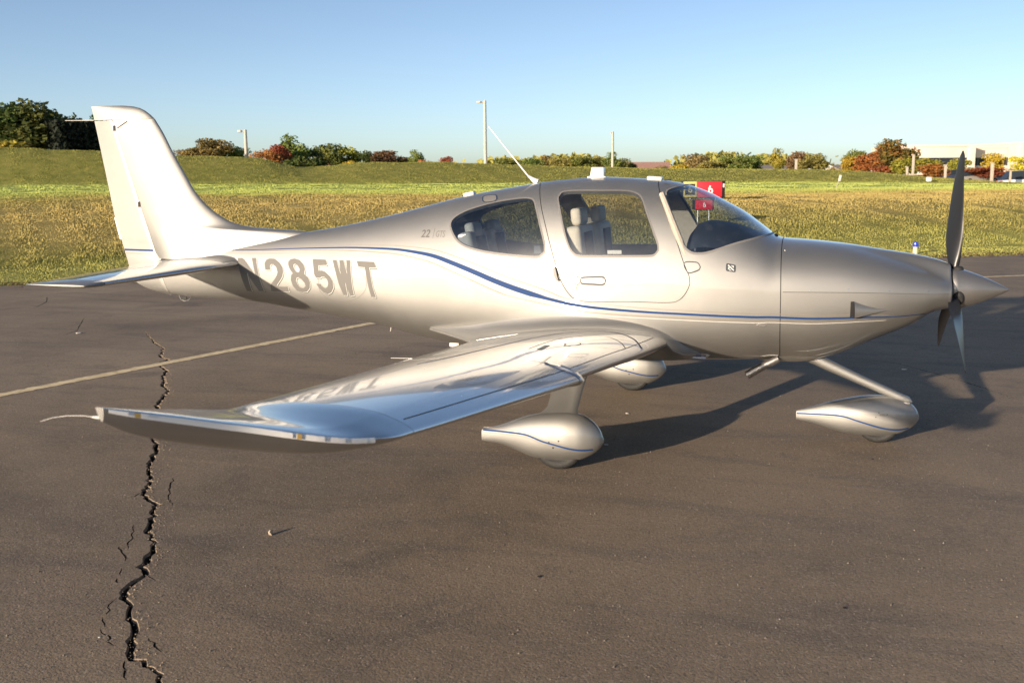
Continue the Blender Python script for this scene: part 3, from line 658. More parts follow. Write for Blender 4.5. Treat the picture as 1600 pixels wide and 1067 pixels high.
for y in (2.62,):
    p = wing_pt(np.array(y), np.array(1.0), np.array(True)); bm = bmesh.new(); tube(bm, [p+np.array([.01, 0, 0]), p+np.array([-.13, 0, -.004])], [.0025, .0015], 5); WK.append(bm_obj('static_wick', bm, WHITE, WING))
bm = bmesh.new(); p = on_wing(np.array(-3.80), np.array(1.05), False)
box(bm, (p[0]-.12, p[1], p[2]-.02), (.075, .02, .03), .006); WK.append(bm_obj('flap_bracket', bm, CREAM, WING))
W2 = mirror(WING)
for o in WK: mirror(o, parent=W2)

# ---- wing root fillet
def fillet():
    A = np.array([(-4.392, .808), (-4.275, .820), (-4.118, .843), (-3.965, .870), (-3.786, .909), (-3.615, .943), (-3.45, .970), (-3.29, .985), (-3.134, .993), (-2.931, .989), (-2.758, .973), (-2.589, .944), (-2.446, .899), (-2.33, .835), (-2.27, .785), (-2.21, .745), (-2.15, .712)])
    A = crom(A, .05, False); V = []; nb = 12
    for x, z in A:
        yA = float(yfus(x, z)); w = float(interp([-4.40, -4.1, -3.86, -3.5, -3.0, -2.6, -2.37, -2.25, -2.15, -1.80], [.01, .10, .19, .16, .135, .13, .12, .03, .006, .004], x))
        yB = yA+w
        if x > -2.36: zB = float(interp([-2.36, -2.25, -2.0, -1.80], [.785, .715, .70, .65], x))
        elif x < -3.88: zB = float(interp([-4.40, -3.88], [.80, .752], x))
        else: zB = float(on_wing(np.array(x), np.array(yB))[2])-.002
        zD = min(zB-.004, .66 if x > -3.9 else float(interp([-4.40, -3.9], [.795, .70], x)))
        a = np.array([x, -yA+.01, z]); b = np.array([x, -yB, zB]); c = np.array([x, -(yA+w*.16), zB+(z-zB)*.16])
        for t in np.linspace(0, 1, nb): V.append((1-t)**2*a+2*t*(1-t)*c+t*t*b)
        V.append(b-[0, .0, .012]); V.append(np.array([x, -(yA-.03), zD]))
    n = nb+2; F = grid_faces(len(A), n)
    o = mesh_obj('wing_root_fillet', V, F, PAINT, plane, angle=42); mirror(o)
fillet()
# step placard under the fillet nose
SP = np.array([(-2.32, .715), (-2.10, .70), (-2.085, .69), (-2.13, .655), (-2.19, .645), (-2.325, .648)])
def step_plate():
    p0 = []
    for x, z in crom(SP, .02): p0.append((x, -(float(yfus(x, z))+float(interp([-2.33, -2.2, -2.08], [.016, .012, .010], x))), z))
    p0 = np.array(p0); q = p0+[0, .012, 0]; n = len(p0)
    o = mesh_obj('step_placard', np.vstack([p0, q]), [tuple(range(n))]+[(i, (i+1) % n, n+(i+1) % n, n+i) for i in range(n)], mat('placard_white', (.7, .72, .76), .4), plane, smooth=False)
    for dz, h, m in ((.052, .006, BLUE), (.035, .010, mat('placard_blue', (.30, .40, .58), .4))):
        b = bmesh.new(); box(b, (-2.21, p0[:, 1].min()-.001, .645+dz), (.20, .002, h)); bm_obj('placard_line', b, m, o)
step_plate()

# ---- tail
def stab():
    def pt(y, c, up_):
        lx = np.interp(y, [.0, .25, 1.88, 1.97], [-6.32, -6.335, -6.43, -6.47]); tx = np.interp(y, [0, .2, 1.97], [-7.29, -7.262, -7.012]); ch = lx-tx
        th = np.interp(y, [0, 1.85, 1.93, 1.97], [.105, .062, .045, .012]); zz = np.interp(y, [0, 1.97], [1.272, 1.262])
        _, yt = naca(1.0, np.asarray(c), 0); return np.stack([lx-ch*c, -y+0*c, zz+np.where(up_, yt, -yt)*th], -1)
    def shell(name, y0, y1, c0, c1, par, nose=False, ny=14, m=PAINT2):
        nc = 22; cc = c0+(c1-c0)*(np.linspace(0, 1, nc)**1.8 if c0 == 0 else np.linspace(0, 1, nc)); V = []
        for y in np.linspace(y0, y1, ny):
            U = pt(np.full(nc, y), cc, True); Lo = pt(np.full(nc, y), cc, False)
            if nose: mid = (U[0]+Lo[0])/2; U[0] = mid+[.01, 0, .003]; Lo[0] = mid+[.01, 0, -.003]
            V.append(np.vstack([U[::-1], Lo[1:] if c0 == 0 else Lo]))
        n = len(V[0]); V = np.vstack(V); F = []
        for i in range(ny-1):
            for j in range(n-1): F.append((i*n+j, i*n+j+1, (i+1)*n+j+1, (i+1)*n+j))
            F.append((i*n+n-1, i*n, (i+1)*n, (i+1)*n+n-1))
        F += [tuple(range(n))[::-1], tuple((ny-1)*n+j for j in range(n))]
        return mesh_obj(name, V, F, m, par, angle=40)
    s = shell('horizontal_stabilizer', .04, 1.80, 0, .63, plane)
    k = [shell('elevator', .12, 1.80, .636, 1, s, True), shell('stabilizer_tip', 1.803, 1.97, 0, 1, s, ny=10, m=PAINT)]
    s2 = mirror(s)
    for o in k: mirror(o, parent=s2)
    # root gap fillet
    c = np.linspace(0, 1, 24); U = pt(np.full(24, .30), c*.97, True); V = []
    for u in U:
        yf = float(yfus(u[0], u[2]+.012)); V += [u+[0, -.02, 0.001], (u[0], -max(yf, .03)-.018, u[2]+.006), (u[0], -max(yf, .03)+.004, u[2]+.03)]
    o = mesh_obj('stabilizer_root_fillet', V, grid_faces(24, 3), PAINT, plane); mirror(o)
stab()
ZL = [1.30, 1.42, 1.50, 1.56, 1.575, 1.588, 1.624, 1.693, 1.78, 1.914, 2.065, 2.275, 2.45, 2.577]
XL = [-5.2, -5.35, -5.5, -5.70, -5.90, -6.18, -6.426, -6.59, -6.72, -6.848, -6.94, -7.063, -7.154, -7.236]
def fin():
    zs = np.concatenate([np.linspace(1.30, 1.52, 9), np.linspace(1.54, 1.70, 16), np.linspace(1.73, 2.577, 24)]); nc = 44; V = []
    th = lambda z: interp([1.30, 1.40, 1.50, 1.60, 1.75, 2.0, 2.58], [.120, .105, .092, .080, .070, .062, .050], z)
    u = np.linspace(0, 1, nc)
    for z in zs:
        xl = float(interp(ZL, XL, z)); xh = float(HX(z))+.004; h = float(th(z)); he = float(min(.042, h*.8))
        # distance back from the leading edge, thickness grows to its maximum near the hinge third
        x = xl+(xh-xl)*u**1.6; L_ = max(xl-xh, .01); f = np.clip((xl-x)/min(L_*.62, .62), 0, 1)
        hy = h*np.sqrt(np.clip(f*(2-f), 0, 1)); tail = np.clip((x-(xh+.30))/.30, -1, 0); hy = hy+(he-h)*tail**2*1.0
        V.append(np.stack([x, -hy, np.full(nc, z)], 1))
    Vn = np.array(V); n = nc
    A = Vn.reshape(-1, 3); B = A*[1, -1, 1]
    F = grid_faces(len(zs), nc); F = [f[::-1] for f in F]+[tuple(len(A)+i for i in f) for f in grid_faces(len(zs), nc)]
    F += [(i*nc+nc-1, (i+1)*nc+nc-1, len(A)+(i+1)*nc+nc-1, len(A)+i*nc+nc-1) for i in range(len(zs)-1)]
    o = mesh_obj('vertical_fin', np.vstack([A, B]), F, PAINT, plane, angle=50)
    return o
FIN = fin()
def rudder():
    zt_ = [1.202, 1.675, 2.244, 2.575]; xt_ = [-7.621, -7.749, -7.845, -7.904]
    zl = [.945, .967, .983, 1.011, 1.034, 1.069, 1.202]; xl = [-7.15, -7.262, -7.349, -7.441, -7.497, -7.559, -7.621]
    zs = np.concatenate([np.linspace(.946, 1.2, 20), np.linspace(1.22, 2.572, 30)]); nc = 16; V = []
    for z in zs:
        xh = float(HX(z)) - .006; xt = float(np.interp(z, zt_, xt_)) if z > 1.202 else float(interp(zl, xl, z))
        hh = max(float(yfus(xh, z)), .004) if z < 1.43 else .040
        if 1.36 < z < 1.46: hh = max(hh, .036)
        u = np.linspace(0, 1, nc); x = xh+(xt-xh)*u; hy = hh*(1-u**1.15)+.0025; hy[0] *= .9
        V.append(np.stack([x, -hy, np.full(nc, z)], 1))
    A = np.vstack(V); B = A*[1, -1, 1]; k = len(A); ns = len(zs)
    F = [f[::-1] for f in grid_faces(ns, nc)]+[tuple(k+i for i in f) for f in grid_faces(ns, nc)]
    F += [(i*nc, i*nc+nc, k+i*nc+nc, k+i*nc) for i in range(ns-1)]+[(i*nc+nc-1, k+i*nc+nc-1, k+i*nc+2*nc-1, i*nc+2*nc-1) for i in range(ns-1)]
    F += [tuple(range(nc))+tuple(k+i for i in range(nc))[::-1], tuple((ns-1)*nc+i for i in range(nc))+tuple(k+(ns-1)*nc+i for i in range(nc))[::-1]]
    o = mesh_obj('rudder', np.vstack([A, B]), F, PAINT, plane, angle=50)
    # stripe on the rudder
    xs = np.linspace(float(HX(1.375))-.008, -7.664, 8); q = []
    for sgn in (-1, 1):
        for dz0, w, m, nm in ((0, .018, BLUE, 'blue_stripe'), (-.032, .006, TAN, 'pin_stripe')):
            VV = []
            for x in xs:
                zc_ = 1.372+dz0; u = (x-xs[0])/(xs[-1]-xs[0]); hy = .040*(1-u**1.15)+.004
                VV += [(x, sgn*hy, zc_+w/2), (x, sgn*hy, zc_-w/2)]
            mesh_obj(nm, VV, [(2*i, 2*i+2, 2*i+3, 2*i+1) for i in range(7)], m, o)
    b = bmesh.new(); box(b, (-7.715, 0, 1.575), (.04, .006, .215), rot=Matrix.Rotation(R(-13), 3, 'Y')); bm_obj('trim_tab', b, WHITE, o, smooth=False)
    for z in (2.50, 1.80):
        b = bmesh.new(); box(b, (float(HX(z))-.002, 0, z), (.022, .098, .05)); bm_obj('hinge_bracket', b, DARK, o, smooth=False)
    b = bmesh.new(); tube(b, [(-7.91, 0, 2.58), (-8.24, 0, 2.585)], [.004, .003], 6); bm_obj('static_wick', b, WHITE, o)
    # bright nose edge visible along the hinge gap
    for s_ in (-1, 1):
        za = np.linspace(1.24, 2.56, 20); VV = []
        for z in za: VV += [(float(HX(z))+.004, s_*.0445, z), (float(HX(z))-.010, s_*.0455, z)]
        mesh_obj('hinge_gap_strip', VV, [(2*i, 2*i+2, 2*i+3, 2*i+1) for i in range(19)], WHITE, o)
rudder()
def fin_cap():
    zs = np.array([2.580, 2.62, 2.655, 2.68, 2.695, 2.703, 2.706]); V = []; nc = 30; u = np.linspace(0, 1, nc)
    for z in zs:
        xl = float(interp([2.58, 2.62, 2.662, 2.69, 2.7, 2.706], [-7.238, -7.285, -7.35, -7.43, -7.50, -7.58], z)); xt = float(np.interp(z, [2.575, 2.706], [-7.904, -7.927]))
        k = math.sqrt(max(0, 1-((z-2.58)/.1275)**2)); x = xl+(xt-xl)*u**1.4; f = np.clip((xl-x)/.34, 0, 1)
        hy = .05*np.sqrt(f*(2-f))*np.clip((x-xt)/.40, 0, 1)**.8*(.25+.75*k)+.0015
        V.append(np.stack([x, -hy, np.full(nc, z)], 1))
    A = np.vstack(V); B = A*[1, -1, 1]; k = len(A); ns = len(zs)
    F = [f[::-1] for f in grid_faces(ns, nc)]+[tuple(k+i for i in f) for f in grid_faces(ns, nc)]
    F += [(i*nc+nc-1, k+i*nc+nc-1, k+i*nc+2*nc-1, i*nc+2*nc-1) for i in range(ns-1)]+[tuple((ns-1)*nc+i for i in range(nc))+tuple(k+(ns-1)*nc+i for i in range(nc))[::-1], tuple(range(nc))[::-1]+tuple(k+i for i in range(nc))]
    mesh_obj('fin_tip', np.vstack([A, B]), F, PAINT, plane, angle=50)
fin_cap()
for s_ in (-1, 1):
    b = bmesh.new(); tube(b, [(-7.62, s_*.052, 2.50), (-7.50, s_*.055, 2.56)], .003, 5); bm_obj('aerial_stub', b, STEEL, FIN)
def le_panel():
    V = []; n = 14
    for z in np.linspace(2.05, 2.56, n):
        xl = float(interp(ZL, XL, z)); h = .058
        for d in (.006, .05):
            f = min(1, d/.62); V.append((xl-d, -float(interp([1.30, 1.40, 1.50, 1.60, 1.75, 2.0, 2.58], [.120, .105, .092, .080, .070, .062, .050], z))*math.sqrt(f*(2-f))-.0015, z))
    mesh_obj('deice_strip', V, grid_faces(n, 2), SPN, FIN)
le_panel()
b = bmesh.new(); tube(b, [(-7.09, 0, .95), (-7.07, 0, .91), (-7.03, 0, .896), (-6.98, 0, .91), (-6.945, 0, .95)], .006, 6); bm_obj('tie_down_ring', b, STEEL, plane)
b = bmesh.new(); box(b, (-7.03, 0, .925), (.05, .012, .03), .004); bm_obj('tail_skid', b, RUBBER, plane)

# ---- landing gear
SPX = [-3.597, -3.468, -3.329, -3.21, -3.09, -2.972, -2.871, -2.787, -2.725, -2.698]
SPT = [.240, .275, .331, .370, .393, .403, .392, .351, .287, .228]
SPB = [.150, .139, .101, .064, .052, .055, .068, .108, .158, .200]
SPW = [.014, .048, .085, .112, .128, .132, .122, .094, .052, .008]
def spat(xs, zt_, zb_, hw, y, name='wheel_fairing'):
    n = 46; ns = 40; xx = np.linspace(0, 1, n); xx = xs[0]+(xs[-1]-xs[0])*(1-(1-xx)**1.6); V = []
    for x in xx:
        t = float(interp(xs, zt_, x)); bt = float(interp(xs, zb_, x)); w = float(interp(xs, hw, x)); zc = (t+bt)/2; hz = max((t-bt)/2, .002)
        for k in range(ns):
            a = 2*math.pi*k/ns; c, s = math.cos(a), math.sin(a); r_ = (abs(c)**2.25+abs(s)**2.25)**(-1/2.25); V.append((x, y+w*r_*c, zc+hz*r_*s))
    F = [f[::-1] for f in grid_faces(n, ns, True)]+[tuple(range(ns)), tuple((n-1)*ns+i for i in range(ns))[::-1]]
    return mesh_obj(name, V, F, PAINT, plane, angle=60)
def spat_ribbon(path, xs, zt_, zb_, hw, y, w, m, par, off=.003, dz=0):
    P = crom(np.array(path), .02, False)
    for sg in (-1, 1):
        VV = []
        for x, z in P:
            t = float(interp(xs, zt_, x)); bt = float(interp(xs, zb_, x)); ww = float(interp(xs, hw, x)); zc = (t+bt)/2; hz = (t-bt)/2
            for q in (w/2, -w/2):
                zz = z+dz+q; k = np.clip(1-abs((zz-zc)/hz)**2.25, 0, 1)**(1/2.25); VV.append((x, y+sg*(ww*k+off), zz))
        n = len(P); mesh_obj('blue_stripe' if m is BLUE else 'pin_stripe', VV, [(2*i, 2*i+1, 2*i+3, 2*i+2) for i in range(n-1)], m, par)
def tyre(x, y, r_, w, par, name='tyre'):
    prof = [(-w*.30, r_*.62), (-w*.48, r_*.72), (-w*.5, r_*.85), (-w*.40, r_*.965), (-w*.2, r_*.995), (0, r_), (w*.2, r_*.995), (w*.40, r_*.965), (w*.5, r_*.85), (w*.48, r_*.72), (w*.30, r_*.62)]
    n = 36; V = []
    for dy, q in prof: V += [(x+q*math.cos(2*math.pi*k/n), y+dy, r_-.004+q*math.sin(2*math.pi*k/n)) for k in range(n)]
    V = [(a, b_, max(c, .0)) for a, b_, c in V]
    mesh_obj(name, V, grid_faces(len(prof), n, True), RUBBER, par, angle=50)
    b = bmesh.new(); tube(b, [(x, y-w*.32, r_), (x, y+w*.32, r_)], r_*.62, 20); bm_obj('rim', b, STEEL, par)
MST = [(-3.585, .236), (-3.384, .247), (-3.265, .249), (-3.201, .240), (-3.107, .213), (-3.006, .193), (-2.913, .173), (-2.828, .164), (-2.76, .166)]
for sg in (-1, 1):
    yw = sg*1.362
    s = spat(SPX, SPT, SPB, SPW, yw)
    spat_ribbon(MST, SPX, SPT, SPB, SPW, yw, .012, BLUE, s); spat_ribbon(MST, SPX, SPT, SPB, SPW, yw, .003, TAN, s, dz=.017); spat_ribbon(MST, SPX, SPT, SPB, SPW, yw, .003, TAN, s, dz=-.016)
    tyre(-3.017, yw, .19, .145, s)
    for px_, pz in ((-3.03, .175), (-3.06, .21), (-2.99, .225)):
        b = bmesh.new(); k = float(interp(SPX, SPW, px_)); tube(b, [(px_, yw-k*.9, pz), (px_, yw-k*1.01, pz)], .006, 8); bm_obj('screw_head', b, DARK, s)
    xs_ = -2.93; VV = []
    # strut
    V = []; secs = [(.80, .78, .125, .042, -3.01), (.95, .68, .12, .04, -3.01), (1.15, .53, .113, .036, -3.012), (1.30, .42, .112, .036, -3.012), (1.345, .39, .13, .05, -3.02), (1.36, .365, .165, .075, -3.03)]
    for y, z, ch, th, xc in secs:
        for k in range(28):
            a = 2*math.pi*k/28; x = xc+ch*math.cos(a); t_ = th*math.sin(a)*(1-.25*math.cos(a+math.pi)); V.append((x, sg*(y+t_), z+t_*.0))
    mesh_obj('gear_leg', V, grid_faces(len(secs), 28, True), PAINT, plane, angle=60)
NX = [-1.455, -1.30, -1.20, -1.052, -.93, -.845, -.75, -.69, -.612, -.572, -.556]
NT = [.207, .258, .292, .333, .357, .364, .356, .341, .306, .262, .222]
NB = [.132, .102, .074, .046, .040, .043, .058, .078, .125, .165, .195]
NW = [.014, .05, .072, .102, .114, .116, .112, .102, .072, .04, .008]
s = spat(NX, NT, NB, NW, 0)
NS = [(-1.452, .185), (-1.363, .192), (-1.125, .202), (-.993, .174), (-.888, .147), (-.797, .127), (-.707, .121), (-.63, .133)]
spat_ribbon(NS, NX, NT, NB, NW, 0, .012, BLUE, s); spat_ribbon(NS, NX, NT, NB, NW, 0, .003, TAN, s, dz=.017); spat_ribbon(NS, NX, NT, NB, NW, 0, .003, TAN, s, dz=-.016)
tyre(-.848, 0, .165, .125, s)
b = bmesh.new(); tube(b, [(-.825, -.100, .235), (-.825, -.119, .235)], .011, 10); bm_obj('axle_bolt', b, STEEL, s)
for px_, pz in ((-.79, .24), (-.87, .215), (-.85, .25)):
    b = bmesh.new(); tube(b, [(px_, -.100, pz), (px_, -.117, pz)], .004, 6); bm_obj('screw_head', b, DARK, s)
b = bmesh.new(); tube(b, [(-1.40, 0, .66), (-1.27, 0, .595), (-1.0, 0, .478), (-.72, 0, .362), (-.645, 0, .335), (-.615, 0, .318)], [.052, .044, .036, .032, .030, .012], 16, sy=.8); bm_obj('nose_gear_leg', b, PAINT, plane, angle=60)
b = bmesh.new(); box(b, (-.665, 0, .318), (.08, .09, .02), .006); bm_obj('gear_fork', b, STEEL, plane)
# keel fairing under the engine and exhaust
V = []; KX = [-1.80, -1.62, -1.45, -1.25, -1.10, -.98]; 
for x in np.linspace(-1.80, -.95, 16):
    zb_ = float(interp(XT, ZB, x)); d = float(interp([-1.80, -1.66, -1.5, -1.3, -1.1, -.95], [.004, .05, .055, .035, .015, .002], x)); w = float(interp([-1.8, -1.5, -1.2, -.95], [.15, .20, .15, .04], x))
    for k in range(13):
        a = math.pi*k/12; V.append((x, -w*math.cos(a), zb_+.05-(d+.05)*math.sin(a)))
mesh_obj('exhaust_fairing', V, grid_faces(16, 13), PAINT, plane, angle=60)
b = bmesh.new(); tube(b, [(-1.60, -.17, .64), (-1.70, -.19, .585), (-1.825, -.20, .505)], [.031, .031, .032], 16, cap=False); tube(b, [(-1.825, -.20, .505), (-1.75, -.20, .55)], [.026, .026], 16); bm_obj('exhaust_pipe', b, STEEL, plane)

# ---- aerials and small things on the skin
b = bmesh.new()
for x, y, z in [(0, 0, 0)]: pass
tube(b, [(-3.57, 0, 1.985), (-3.60, 0, 2.0), (-3.645, 0, 2.035)], [.03, .022, .008], 10, sy=.5); ant = bm_obj('aerial_base', b, WHITE, plane, angle=60)
b = bmesh.new(); tube(b, [(-3.635, 0, 2.02), (-3.82, 0, 2.238), (-3.99, 0, 2.442)], [.0075, .0055, .0035], 7); bm_obj('whip_aerial', b, WHITE, ant)
b = bmesh.new(); vs = box(b, (-3.065, 0, 2.062), (.115, .075, .082), .006)
for v in vs:
    if v.co.z > 2.06: v.co.x = -3.065+(v.co.x+3.065)*.86+.004; v.co.y *= .8
box(b, (-3.065, 0, 2.024), (.15, .10, .014), .004); bm_obj('roof_aerial_box', b, WHITE, plane)
b = bmesh.new(); box(b, (-2.60, 0, 2.012), (.12, .09, .032), .012, rot=Matrix.Rotation(R(3), 3, 'Y')); bm_obj('roof_aerial_puck', b, WHITE, plane)
b = bmesh.new(); box(b, (-4.165, 0, 1.892), (.10, .07, .03), .012, rot=Matrix.Rotation(R(-12), 3, 'Y')); bm_obj('roof_aerial_puck', b, WHITE, plane)
b = bmesh.new(); box(b, (-1.655, -.0, 1.575), (.03, .06, .02), .005); bm_obj('windshield_clip', b, DARK, plane)
b = bmesh.new(); box(b, (-2.48, -.14, 2.0), (.05, .03, .012), .004); bm_obj('air_vane', b, DARK, plane)
b = bmesh.new(); tube(b, [(-4.9, -.03, .765), (-4.91, -.03, .70)], .004, 5); bm_obj('belly_aerial', b, WHITE, plane)

# ---- cabin
b = bmesh.new(); box(b, (-2.95, 0, .93), (2.2, .98, .03)); bm_obj('cabin_floor', b, CARPET, plane, smooth=False)
b = bmesh.new(); box(b, (-4.42, 0, 1.32), (.03, .56, .50)); bm_obj('rear_bulkhead', b, LINER, plane, smooth=False)
def seat(x, y, z0, hz, w, back_top, rec, parent=plane):
    b = bmesh.new(); rot = Matrix.Rotation(R(-rec), 3, 'Y')
    box(b, (x-.02, y, (z0+back_top)/2), (.13, w, back_top-z0), .045, rot, 3); s_ = bm_obj('seat', b, CREAM, parent, angle=60)
    b = bmesh.new(); box(b, (x+.25, y, z0-.02), (.48, w, .15), .05, None, 3); bm_obj('seat_cushion', b, CREAM, s_, angle=60)
    b = bmesh.new(); box(b, (x-.045, y, hz), (.085, w*.55, .135), .035, rot, 3); bm_obj('headrest', b, CREAM, s_, angle=60)
    b = bmesh.new(); box(b, (x+.045, y, (z0+back_top)/2+.02), (.03, w*.5, (back_top-z0)*.75), .012, rot, 2); bm_obj('seat_insert', b, PANEL, s_, angle=60)
    for q in (-1, 1):
        b = bmesh.new(); tube(b, [(x-.04, y+q*w*.15, back_top-.05), (x-.05, y+q*w*.15, hz)], .007, 6); bm_obj('headrest_post', b, STEEL, s_)
seat(-3.10, -.29, 1.10, 1.722, .46, 1.655, 6); seat(-3.08, .29, 1.10, 1.722, .46, 1.655, 6)
seat(-4.0, -.24, 1.13, 1.60, .40, 1.60, 12); seat(-4.0, .24, 1.13, 1.60, .40, 1.60, 12)
V = []; GX = np.linspace(-2.28, -1.66, 14)                # glareshield and panel
for x in GX:
    zt_ = float(interp([-2.28, -2.24, -2.15, -2.0, -1.8, -1.66], [1.60, 1.66, 1.685, 1.665, 1.60, 1.535], x)); hw = float(interp([-2.28, -2.0, -1.66], [.56, .55, .46], x))
    for q in np.linspace(-1, 1, 17): V.append((x, hw*q, zt_-.17*abs(q)**3))
g = mesh_obj('glareshield', V, grid_faces(14, 17), PANEL, plane)
V = [(-2.28, .56*q, 1.60-.17*abs(q)**3) for q in np.linspace(-1, 1, 17)]+[(-2.10, .54*q, 1.02) for q in np.linspace(-1, 1, 17)]
mesh_obj('instrument_panel', V, [(i, i+1, 18+i, 17+i) for i in range(16)], PANEL, plane)
for y in (-.26, .2):
    b = bmesh.new(); box(b, (-2.235, y, 1.43), (.012, .32, .20), .004, Matrix.Rotation(R(-17), 3, 'Y')); bm_obj('display_screen', b, mat('screen', (.01, .012, .016), .12), plane)
for sg in (-1, 1):                                        # inner windscreen pillars and trim
    b = bmesh.new(); tube(b, [(-2.48, sg*.40, 1.90), (-2.38, sg*.52, 1.70), (-2.27, sg*.575, 1.45)], [.022, .024, .03], 8); bm_obj('inner_pillar', b, LINER, plane)
decal('window_sticker', [FEAT['sticker']], WHITE, DOOR, -.004, .03); decal('window_sticker', [FEAT['sticker2']], GASKET, plane, -.004, .03)
# ================================================================== the place
EO = np.array([-16.54, 7.44]); EE = np.array([.8506, .5258]); EN = np.array([-.5258, .8506])   # asphalt edge: origin, along, away
def dt(x, y): q = np.stack([np.asarray(x)-EO[0], np.asarray(y)-EO[1]], -1); return q@EN, q@EE
def sstep(a, b, v): t = np.clip((v-a)/(b-a), 0, 1); return t*t*(3-2*t)
BT = [-400, -60, -30, -13, -6, -.1, 5, 6.9, 8.85, 10.8, 12.8, 16.9, 23, 28, 33.5, 39, 48, 54.5, 61, 66.4, 75, 95, 400]
BZ = [4.9, 5.1, 4.9, 4.23, 3.99, 3.65, 3.45, 3.05, 2.70, 2.79, 3.03, 3.06, 2.93, 2.70, 2.57, 2.43, 2.33, 2.24, 1.85, 1.40, .9, .7, .7]
def wob(x, y, k, s): return np.sin(x*k+1.3*s)*np.cos(y*k*1.13+s)+.5*np.sin((x+y)*k*1.9+2*s)
def height(x, y):
    d, t = dt(x, y)
    base = np.interp(t, [-20, 0, 23, 40], [4.8, 4.2, 2.2, 2.0]); crest = np.interp(t, [-20, 0, 10, 22, 60], [27, 23, 18, 12.5, 12.5]); zc = np.interp(t, [-20, 0, 22, 60], [1.40, 1.30, 1.08, 1.05])
    base = base+.35*wob(x, y, .35, 2)
    f = np.clip((d-base)/(crest-base), 0, 1); z = zc*(1-(1-f)**1.6*(1+.3*f))*np.where(f > 0, 1, 0)
    z = np.where(f >= 1, zc, z)
    pl_ = np.interp(t, [0, 25, 45, 75, 110], [1.52, 1.34, 1.25, .75, .5])
    z = z+(pl_-zc)*sstep(14, 50, d)*np.where(d > crest-2, 1, sstep(14, 50, d))
    bz = interp(BT, BZ, t)
    ridge = sstep(50, 62, d)*(1-sstep(66, 84, d)); z = z+np.maximum(bz-pl_, 0)*ridge
    back = np.interp(t, [-60, 0, 30, 90], [2.6, 1.9, 1.3, .4]); z = z+(back-pl_)*sstep(70, 95, d)
    z = z+np.where(d > .3, 1, 0)*(.045*wob(x, y, .55, .3)+.02*wob(x, y, 1.7, 1.1))*np.clip(d/6, 0, 1)
    return np.where(d < .02, 0.0, z+.012*np.clip(d*6, 0, 1))
def gz(x, y): return float(height(np.array(float(x)), np.array(float(y))))
COLU = [800.0]
def at(u, D, v=255):
    """ground position D metres away in the direction of photo column u"""
    COLU[0] = u; d = fw*1579.5+rt2*(u-800)-up2*(v-533.5); d[2] = 0; d /= np.linalg.norm(d); p = CAM+d*D; return float(p[0]), float(p[1])
def zpx(v, D):
    """height of something seen at row v, D metres away in the column last used"""
    d = fw*1579.5+rt2*(COLU[0]-800)-up2*(v-533.5); return float(CAM[2]+d[2]/math.hypot(d[0], d[1])*D)

# ---- asphalt with a real crack cut through it
ASPH = mat('asphalt', (.1, .09, .08), .88, spec=.35)
def asphalt():
    m = ASPH; b = bsdf(m); p = pos(m)
    big = noise(m, p, .28, 5, .6, .8); mid = noise(m, p, 1.3, 7, .7, 1.0); fine = noise(m, p, 55, 4, .75); gr = noise(m, p, 190, 2, .6)
    vo = N(m, 'ShaderNodeTexVoronoi'); vo.inputs['Scale'].default_value = 95; L(m, p, vo.inputs['Vector'])
    vc = N(m, 'ShaderNodeSeparateColor'); L(m, vo.outputs['Color'], vc.inputs[0])
    st = N(m, 'ShaderNodeMapping'); st.inputs['Scale'].default_value = (.45, 2.4, 1); st.inputs['Rotation'].default_value = (0, 0, R(-20)); L(m, p, st.inputs[0])
    streak = noise(m, st.outputs[0], 1.0, 7, .66, .6)
    c = ramp(m, big, [(.30, (.148, .112, .076)), (.48, (.220, .166, .112)), (.66, (.300, .228, .152))])
    c = mix(m, ramp(m, mid, [(.40, (0, 0, 0)), (.70, (.55, .55, .55))]), c, (.275, .210, .142))
    c = mix(m, ramp(m, mid, [(.28, (.6, .6, .6)), (.44, (0, 0, 0))]), c, (.115, .095, .078))
    c = mix(m, ramp(m, streak, [(.50, (0, 0, 0)), (.68, (.6, .6, .6))]), c, (.125, .102, .084))
    c = mix(m, ramp(m, streak, [(.30, (.5, .5, .5)), (.40, (0, 0, 0))]), c, (.30, .228, .155))
    oil = noise(m, p, .75, 3, .5, .3)
    c = mix(m, ramp(m, oil, [(.64, (0,)*3), (.72, (.5,)*3)]), c, (.085, .070, .056))
    # individual stones: some dark, some pale, bitumen between them
    c = mix(m, ramp(m, vc.outputs[0], [(.0, (.38,)*3), (.22, (0,)*3), (.80, (0,)*3), (1., (.32,)*3)]), c, mix(m, ramp(m, vc.outputs[0], [(.45, (0,)*3), (.55, (1,)*3)]), (.055, .045, .038), (.46, .385, .305)))
    c = mix(m, ramp(m, fine, [(.34, (.55,)*3), (.45, (0,)*3)]), c, (.052, .043, .036))
    c = mix(m, ramp(m, gr, [(.62, (0,)*3), (.72, (.6,)*3)]), c, (.42, .35, .28))
    L(m, c, b.inputs['Base Color'])
    h = math_(m, 'ADD', math_(m, 'MULTIPLY', fine, .8), math_(m, 'MULTIPLY', gr, .35))
    h = math_(m, 'SUBTRACT', h, math_(m, 'MULTIPLY', vo.outputs['Distance'], .5)); h = math_(m, 'ADD', h, math_(m, 'MULTIPLY', mid, 1.2))
    L(m, bump(m, h, .38, .006), b.inputs['Normal'])
asphalt()
CRACKM = speckle(mat('crack_wall', (.03, .026, .022), .95), .4, 90)
